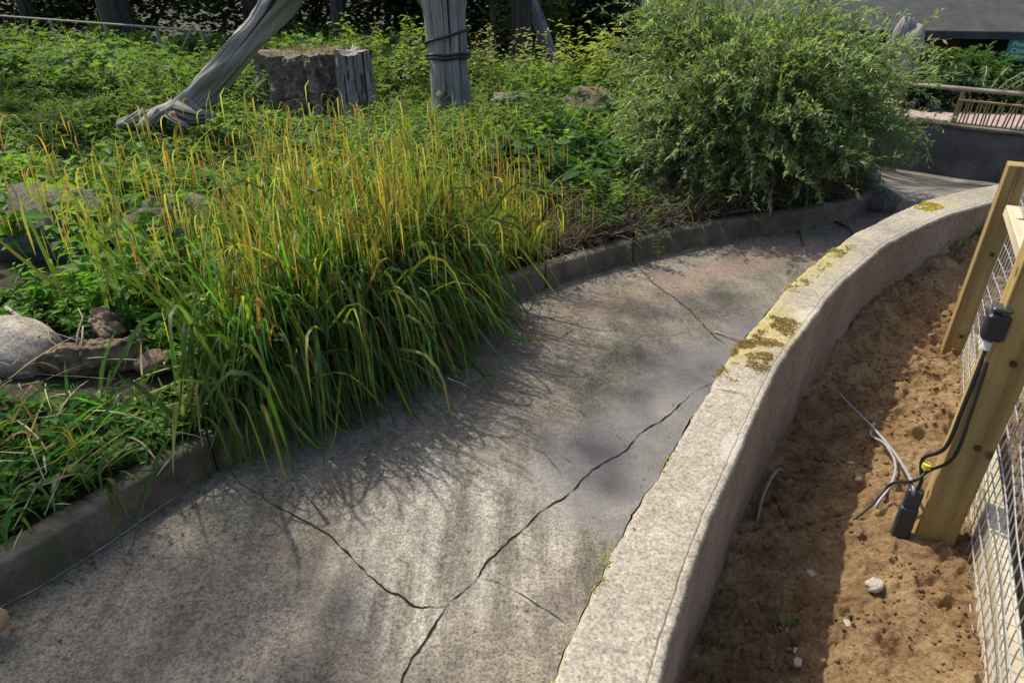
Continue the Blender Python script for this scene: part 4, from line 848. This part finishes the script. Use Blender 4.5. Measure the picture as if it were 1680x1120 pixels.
# ------------------------------------------------------------------ far right: retaining wall, path, bamboo fence, building
wa, wb = at(1455, 243, -.86), at(1760, 312, -.86); wa = atd(1440, 235, 10.0); wb = atd(1790, 312, 8.2)
wdir = Vector((wb.x-wa.x, wb.y-wa.y, 0)).normalized(); wn = Vector((-wdir.y, wdir.x, 0))
WT = -.17
rw = empty('retaining_wall', (wa.x, wa.y, -.9), 'dark stained concrete retaining wall across the far end of the channel', 'wall')
A = Vector((wa.x, wa.y, 0))-wdir*2.5; B = Vector((wb.x, wb.y, 0))+wdir*4
def wbox(a, b, thick, z0, z1, name, mat, parent, off=0, bev=.01):
    d = (b-a); L = d.length; x = d.normalized(); nr = Vector((-x.y, x.x, 0)); M3 = Matrix((x, nr, Vector((0, 0, 1)))).transposed(); c = (a+b)/2+nr*off
    mb = MB(); mb.box((c.x, c.y, (z0+z1)/2), (L, thick, z1-z0), M3, bev); return mb.build(name, mat, parent)
wbox(A, B, .22, -1.2, WT-.05, 'wall_body', M['wallc'], rw, .11)
wbox(A, B, .28, WT-.049, WT, 'wall_cap', M['kerb'], rw, .11)
# path behind wall
def quadsheet(name, pts, mat):
    o = MB().add(pts, [(0, 1, 2, 3)]).build(name, mat); o['kind'] = 'structure'; return o
q1, q2 = A+wn*.25, B+wn*.25
quadsheet('path', [(q1.x, q1.y, WT-.04), (q2.x, q2.y, WT-.04), (q2.x+wn.x*2.2, q2.y+wn.y*2.2, WT-.1), (q1.x+wn.x*2.2, q1.y+wn.y*2.2, WT-.1)], M['path'])
quadsheet('far_ground', [(q1.x+wn.x*2.2, q1.y+wn.y*2.2, WT-.104), (q2.x+wn.x*2.2, q2.y+wn.y*2.2, WT-.104), (q2.x+wn.x*14, q2.y+wn.y*14, -2.2), (q1.x+wn.x*14, q1.y+wn.y*14, -2.2)], M['earth'])
# rail and bamboo fence on the wall
bf = empty('bamboo_fence', (wa.x, wa.y, WT), 'long pale rail over a low split bamboo fence on the retaining wall', 'fence')
ra_, rb_ = A+wn*.12+wdir*1.2, B+wn*.12
mb = MB(); mb.tube([(ra_.x, ra_.y, WT+.44), (rb_.x, rb_.y, WT+.44)], .03, 10); mb.build('rail', M['railw'], bf, True)
st_ = atd(1562, 190, 9.4); k0 = (Vector((st_.x, st_.y, 0))-A).dot(wdir)
Lt = (B-A).length
k = k0; q = 0
mbs = MB()
while k < Lt-.2:
    c_ = A+wdir*k+wn*.12; h_ = random.uniform(.3, .37); l_ = random.uniform(.0, .05)
    mbs.tube([(c_.x, c_.y, WT), (c_.x+wdir.x*l_, c_.y+wdir.y*l_, WT+h_)], .011, 5); k += random.uniform(.035, .07)
o_ = mbs.build('bamboo_canes', M['bamboo'], bf); o_['kind'] = 'stuff'
k = k0
while k < Lt:
    c_ = A+wdir*k+wn*.12; mb = MB(); mb.tube([(c_.x, c_.y, WT), (c_.x+.02, c_.y, WT+.43)], .026, 8); mb.build('upright', M['bamboo'], bf); k += .95
for zz_ in (.3,):
    a_ = A+wdir*k0+wn*.09; b_ = B+wn*.09; mb = MB(); mb.tube([(a_.x, a_.y, WT+zz_), (b_.x, b_.y, WT+zz_)], .016, 6); mb.build('crosspiece', M['bamboo'], bf)
# building
e1, e2 = atd(1300, 60, 15.5), atd(1760, 45, 14.2); EZ = min(e1.z, e2.z); EZ = atd(1600, 50, 14.8).z
b1 = Vector((e1.x, e1.y, 0)); b2 = Vector((e2.x, e2.y, 0)); bd = (b2-b1).normalized(); bn = Vector((-bd.y, bd.x, 0)); b1 = b1-bd*9; b2 = b2+bd*6
bld = empty('brick_building', (e2.x, e2.y, -2.5), 'low red brick building under a broad grey felt roof at top right', 'building')
wbox(b1+bn*1.1, b2+bn*1.1, .25, -3.3, EZ+.3, 'wall', M['brick'], bld)
# roof slab sloping up away
r1, r2 = b1-bn*.1, b2-bn*.1
P = [(r1.x, r1.y, EZ), (r2.x, r2.y, EZ), (r2.x+bn.x*7, r2.y+bn.y*7, EZ+3.4), (r1.x+bn.x*7, r1.y+bn.y*7, EZ+3.4)]
P2 = [(x, y, z-.1) for x, y, z in P]
MB().add(P+P2, [(0, 1, 2, 3), (7, 6, 5, 4), (0, 4, 5, 1), (1, 5, 6, 2), (2, 6, 7, 3), (3, 7, 4, 0)]).build('roof', M['roof'], bld)
f1, f2 = r1-bn*.02, r2-bn*.02
wbox(f1, f2, .03, EZ-.14, EZ-.01, 'fascia', M['roof'], bld, 0, 0)
dd = atd(1600, 75, 15.9); k = (Vector((dd.x, dd.y, 0))-b1).dot(bd); dc = b1+bd*k+bn*.96
wbox(dc-bd*.45, dc+bd*.9, .05, -2.8, EZ+.1, 'dark_doorway', M['dark_gap'], bld)  # near-black panel standing in for the shaded doorway under the eave
# sign
sg = empty('green_sign', atd(1675, 82, 14.4), 'green sign with white lettering under the roof edge at the right edge', 'sign')
s0, s1 = atd(1651, 82, 14.4), atd(1712, 80, 14.2); sdv = (s1-s0); sx = Vector((sdv.x, sdv.y, 0)).normalized()
szc = s0.z; hh_ = .42
wbox(Vector((s0.x, s0.y, 0)), Vector((s1.x, s1.y, 0)), .03, szc-hh_/2, szc+hh_/2, 'panel', M['green_sign'], sg)
def text(body, loc, size, mat, parent, rot):
    cu = bpy.data.curves.new('lettering', 'FONT'); cu.body = body; cu.size = size; cu.extrude = .003; cu.align_x = 'LEFT'
    o = bpy.data.objects.new('lettering', cu); COL.objects.link(o); o.rotation_euler = rot; o.location = loc; bpy.context.view_layer.update()
    me = bpy.data.meshes.new_from_object(o.evaluated_get(bpy.context.evaluated_depsgraph_get())); me.transform(o.matrix_world); bpy.data.objects.remove(o)
    return link('lettering', me, mat, parent)
sn = Vector((sx.y, -sx.x, 0)); ra2 = math.atan2(sx.y, sx.x)
for q, wd in enumerate(('Please', 'Close', 'Gates')):
    p = Vector((s0.x, s0.y, 0))+sn*.02+sx*.07; text(wd, (p.x, p.y, szc+.07-q*.12), .13, M['sign_white'], sg, (math.pi/2, 0, ra2))
# dead forked stump at top right
ds = atd(1482, 75, 11.5); fs = empty('dead_stump', (ds.x, ds.y, WT-.2), 'pale splintered dead stump behind the rail right of the willow bush', 'stump')
mb = MB(); mb.tube([atd(1478, 150, 11.5), atd(1475, 118, 11.5), atd(1484, 85, 11.5), atd(1496, 62, 11.5), atd(1512, 42, 11.5)], [.22, .26, .24, .2, .06], 14, bump=.7, seed=3); mb.build('main_prong', M['grey_wood'], fs, True)
mb = MB(); mb.tube([atd(1470, 120, 11.55), atd(1474, 80, 11.6), atd(1484, 50, 11.6), atd(1492, 28, 11.6)], [.2, .19, .16, .1], 12, bump=.8, seed=6); mb.build('side_prong', M['grey_wood'], fs, True)
# shrubs before the building
def shrub(c, r, n, label, base, light, name='shrub', per=18, L=.3, lL=.09, lW=.04, cat='shrub', grp=None, zr=(-.3, 1)):
    o = empty(name, (c[0], c[1], c[2]-r[2]), label, cat, grp)
    twiggy(o, c, r, n, per, L, lL, lW, base, .3, zr, 1, .4, light, branches=12, mat='leaf'); return o
c_ = atd(1575, 112, 12.2); shrub((c_.x, c_.y, c_.z-.15), (.8, .6, .38), 420, 'spreading bright green shrub below the building eave', (.045, .1, .03), (.09, .18, .045))
c_ = atd(1540, 132, 11.4); shrub((c_.x, c_.y, c_.z-.25), (.7, .5, .35), 320, 'dull blue-green shrub behind the rail by the dead stump', (.04, .07, .045), (.06, .1, .06))
c_ = atd(1640, 142, 11.3); shrub((c_.x, c_.y, c_.z-.3), (.9, .5, .35), 320, 'dark shrub behind the bamboo fence under the green sign', (.035, .065, .03), (.06, .11, .04))
# arching fern fronds
c_ = atd(1612, 142, 10.9); root_ = empty('fern', (c_.x, c_.y, c_.z-.3), 'pale arching fern fronds behind the rail at the right edge', 'fern')
for k in range(5):
    b0 = np.array([[c_.x+.1*k, c_.y, c_.z-.12]]); V, F, C, cl = blades(b0, np.array([1.2+.35*k-.6]), np.array([.75]), np.array([.95]), np.array([.012]), np.array([1.1]), np.array([[.2, .22, .12]]), np.array([[.3, .33, .18]]), 12, .1, 1.2, taper='even')
    q = np.repeat(cl[0, 2:], 6, 0)+rng.normal(0, .01, (66, 3)); D = np.c_[rng.normal(0, .5, 66), rng.normal(0, 1, 66), -rng.uniform(.2, .9, 66)]
    V2, F2, C2 = leaves(q, D, .1, .02, tint(66, (.14, .2, .08))); me = npmesh('frond', V2, F2, M['leaf'], root_, C2)
    mb = MB(); mb.tube([Vector(p) for p in cl[0]], .007, 5); me2 = mb.build('stalk', M['railw'], me); me2.location = (0, 0, 0)

# ------------------------------------------------------------------ background trees (trunks in view, crowns above the frame)
def crown_leaves(c, r, n, size, base, clumps=26):
    cc = np.array(c)+rdir(clumps, -1, 1)*np.array(r)*rng.uniform(.35, 1, (clumps, 1)); i = rng.integers(0, clumps, n)
    P = cc[i]+rng.normal(0, 1, (n, 3))*np.array(r)*.2
    return leaves(P, rdir(n, -.6, .5), size*rng.uniform(.6, 1.3, n), size*.55, tint(n, base, .25, .1), .15)
def tree(base, top, r, crown, cr, n, label, name='tree', lsize=.28, mat='dark_bark', group='trees at the back of the enclosure', cbase=(.035, .06, .02), extra=None):
    t_ = empty(name, base, label, 'tree', group); b, tp_ = Vector(base), Vector(top); mb = MB()
    mid = b.lerp(tp_, .5)+Vector((random.uniform(-.1, .1), 0, 0)); pts = [b-Vector((0, 0, .3)), b.lerp(mid, .5), mid, mid.lerp(tp_, .5), tp_]
    mb.tube(pts, [r*1.25, r, r*.9, r*.8, r*.6], 14, bump=.25, seed=int(r*100)); mb.build('trunk', M[mat], t_, True)
    mb = MB()
    for k in range(9):
        d = Vector(crown)+Vector([random.uniform(-.7, .7)*cr[q] for q in range(3)]); mb.tube([tp_, tp_.lerp(d, .5)+Vector((0, 0, .2)), d], [r*.4, r*.25, r*.08], 6)
    mb.build('limbs', M[mat], t_, True)
    V, F, C = crown_leaves(crown, cr, n, lsize, cbase); npmesh('crown', V, F, M['leaf'], t_, C); return t_
def gz_(x, y): return float(bank_z(x, y))
for k, (px, dist, r, nm, tilt, lab) in enumerate(((205, 12.5, .26, 'dark thick tree trunk against the far white rail', 0, ''), (558, 11.8, .11, 'slim grey-brown tree trunk just right of the stump', 0, ''), (60, 14, .14, 'dark tree trunk at the far left of the tree line', 0, ''), (815, 12.6, .1, 'thin dark tree right of the coiled trunk', -.1, ''), (858, 11.6, .16, 'dark double-stemmed tree behind the tall weeds', .1, ''), (905, 12.2, .13, 'tree with a pale trunk leaning left behind the weeds', -.9, ''), (420, 15, .2, 'dark tree behind the leaning log', .1, ''), (650, 15.5, .22, 'dark tree behind the grey trunk and stump', 0, ''))):
    p = atd(px, 60, dist); g = gz_(p.x, p.y); top_ = (p.x+tilt*1.6, p.y, 3.2)
    tree((p.x-tilt*.2, p.y, g), top_, r, (p.x+tilt*2, p.y+2.6, 4.8), (2.2, 1.8, 1.4), 1900, nm, mat='grey_wood' if k in (5,) else 'dark_bark')
# dense dark shrubs behind
for k, (x, y, rx, rz, lab) in enumerate(((-13, 15.5, 3, 1.3, 'dark shrub mass at the far left under the trees'), (-8.5, 16.5, 3, 1.5, 'dark shrub behind the white rail'), (-4.5, 16, 2.6, 1.5, 'dark shrub behind the leaning log'), (-1.2, 15, 2.2, 1.4, 'dark holly-like shrub between stump and trunk'), (1.8, 14.5, 1.6, .9, 'dark shrub right of the grey trunk'), (.2, 13, .8, .9, 'olive lit shrub right behind the coiled trunk'))):
    g = gz_(x, y); o = empty('shrub', (x, y, g), lab, 'shrub', 'shrubs under the tree line')
    n = 7000 if k < 5 else 2200; V, F, C = crown_leaves((x, y, g+rz*.7), (rx, 1.2, rz), n, .2 if k < 5 else .12, (.05, .085, .03) if k < 5 else (.1, .13, .03), 40); npmesh('foliage', V, F, M['leaf'], o, C)
    mb = MB()
    for q in range(8): mb.tube([(x, y, g-.1), (x+random.uniform(-.5, .5)*rx, y+random.uniform(-.4, .4), g+rz*random.uniform(.6, 1.3))], [.05, .015], 6)
    mb.build('branches', M['dark_bark'], o)
# white post and rail fence, far left
ff = empty('rail_fence', atd(200, 90, 11.6), 'thin whitish rail fence crossing the dark background at top left', 'fence')
fa_, fb_ = atd(-60, 22, 12.6), atd(345, 52, 11.2); mb = MB(); mb.tube([fa_, fa_.lerp(fb_, .5), fb_], .018, 6); mb.build('rail', M['railw'], ff)
for k, px in enumerate((-20, 90, 180, 262, 330)):
    p = fa_.lerp(fb_, (px+60)/405); g = gz_(p.x, p.y); mb = MB(); mb.tube([(p.x, p.y, g-.1), (p.x+.02, p.y, p.z)], .03, 6); mb.build('upright', M['railw'], ff)
mb = MB(); p = atd(318, 40, 11.3); q = atd(296, 86, 11.3); mb.tube([p, q], .02, 6); mb.build('brace', M['railw'], ff)

# ------------------------------------------------------------------ unseen trees with crowns shaped to shade the channel
def shade_tree(targets, z, trunk, label, size, dens):
    k = (z+.25)/math.tan(R(SUN_EL)); off = Vector((-math.sin(R(SUN_AZ))*k, math.cos(R(SUN_AZ))*k, z+.25))
    g = gz_(*trunk); t_ = empty('tree', (*trunk, g), label, 'tree', 'trees shading the channel'); b = Vector((*trunk, g-.3)); tp_ = Vector((*trunk, z*.62))
    mb = MB(); mb.tube([b, b.lerp(tp_, .5)+Vector((.1, 0, 0)), tp_], [.24, .18, .12], 14, bump=.2, seed=2); mb.build('trunk', M['dark_bark'], t_, True)
    mb = MB(); parts = []
    for (x, y, r, f) in targets:
        c = Vector((x, y, -.25))+off+Vector((0, 0, random.uniform(-.3, .3))); m_ = tp_.lerp(c, .5)+Vector((0, 0, .5)); mb.tube([tp_, m_, c], [.05, .03, .008], 6)
        n = int(dens*f*r*r*100); P = np.array(c)+rng.normal(0, 1, (n, 3))*np.array([r, r, r*.5])*.55; parts.append(leaves(P, rdir(n, -.6, .4), size*rng.uniform(.6, 1.3, n), size*.6, tint(n, (.05, .09, .03), .25, .1), .15))
    mb.build('limbs', M['dark_bark'], t_, True); V, F, C = join(parts); npmesh('crown', V, F, M['leaf'], t_, C)
shade_tree([(-1.7, 1.2, .4, 1), (-1.25, 1.2, .35, 1), (-1.0, 1.55, .28, .9), (-1.45, 1.65, .3, 1), (-.75, 1.2, .28, .9), (-.95, 1.9, .2, .8), (-.55, 1.5, .13, .6), (-.35, 1.05, .12, .8)], 8.5, (-10.2, 8.6), 'tall leafy tree far left outside the frame, shading the near left floor', .13, 14)
shade_tree([(.5, 2.75, .22, .8), (.8, 3.05, .24, .9), (.85, 3.55, .25, .8), (.5, 2.2, .16, .8), (.35, 2.05, .1, .7), (1.2, 3.9, .25, .7), (.1, 1.6, .06, .7), (.02, 1.45, .05, .7), (.25, 1.75, .05, .7), (.15, 2.35, .1, .6), (2.0, 4.6, .2, .5)], 8.0, (-9.4, 11.2), 'tall slender tree left outside the frame, dappling the middle of the floor', .11, 15)
# dry leaves and grit gathered on the floor
n = 900; q = rng.integers(0, len(K0), n*2); dd = rng.exponential(.09, n*2)+.02; X = K0[q, 0]-KN[q, 0]*dd; Y = K0[q, 1]-KN[q, 1]*dd; k = (Y > .9) & (Y < 6); X, Y = X[k][:n], Y[k][:n]; n = len(X)
P = np.c_[X, Y, floor_z(X, Y)+.006]; V, F, C = leaves(P, rdir(n, -.1, .25), rng.uniform(.008, .03, n), rng.uniform(.004, .012, n), tint(n, (.13, .1, .06), .5, .15), .3)
tag(npmesh('leaf_litter', V, F, M['dry'], None, C), 'brown leaf scraps and grit gathered along the foot of the low kerb', 'leaf litter', None, 'stuff')
n = 420; X = rng.uniform(-1.6, 1.6, n); Y = rng.uniform(1.1, 4.6, n); k = (edge_dist(X, Y) < -.1) & (X < np.interp(Y, INN[:, 1], INN[:, 0])-.03); X, Y = X[k], Y[k]; n = len(X)
P = np.c_[X, Y, floor_z(X, Y)+.004]; V, F, C = leaves(P, rdir(n, -.1, .2), rng.uniform(.005, .018, n), rng.uniform(.003, .008, n), tint(n, (.12, .095, .06), .5, .15), .3)
tag(npmesh('floor_debris', V, F, M['dry'], None, C), 'tiny twigs and leaf fragments scattered over the open channel floor', 'debris', None, 'stuff')
shade_tree([(4.2, 7.0, .5, 1), (4.9, 7.4, .6, 1), (5.6, 7.6, .6, 1), (6.3, 8.2, .6, 1), (4.6, 8.3, .6, 1), (5.4, 8.8, .6, 1), (6.6, 7.0, .5, 1), (4.0, 9.4, .6, 1), (7.2, 8.6, .6, 1)], 6.5, (2.7, 12.6), 'tree hidden behind the willow bush whose crown shades the far end of the channel', .2, 4)
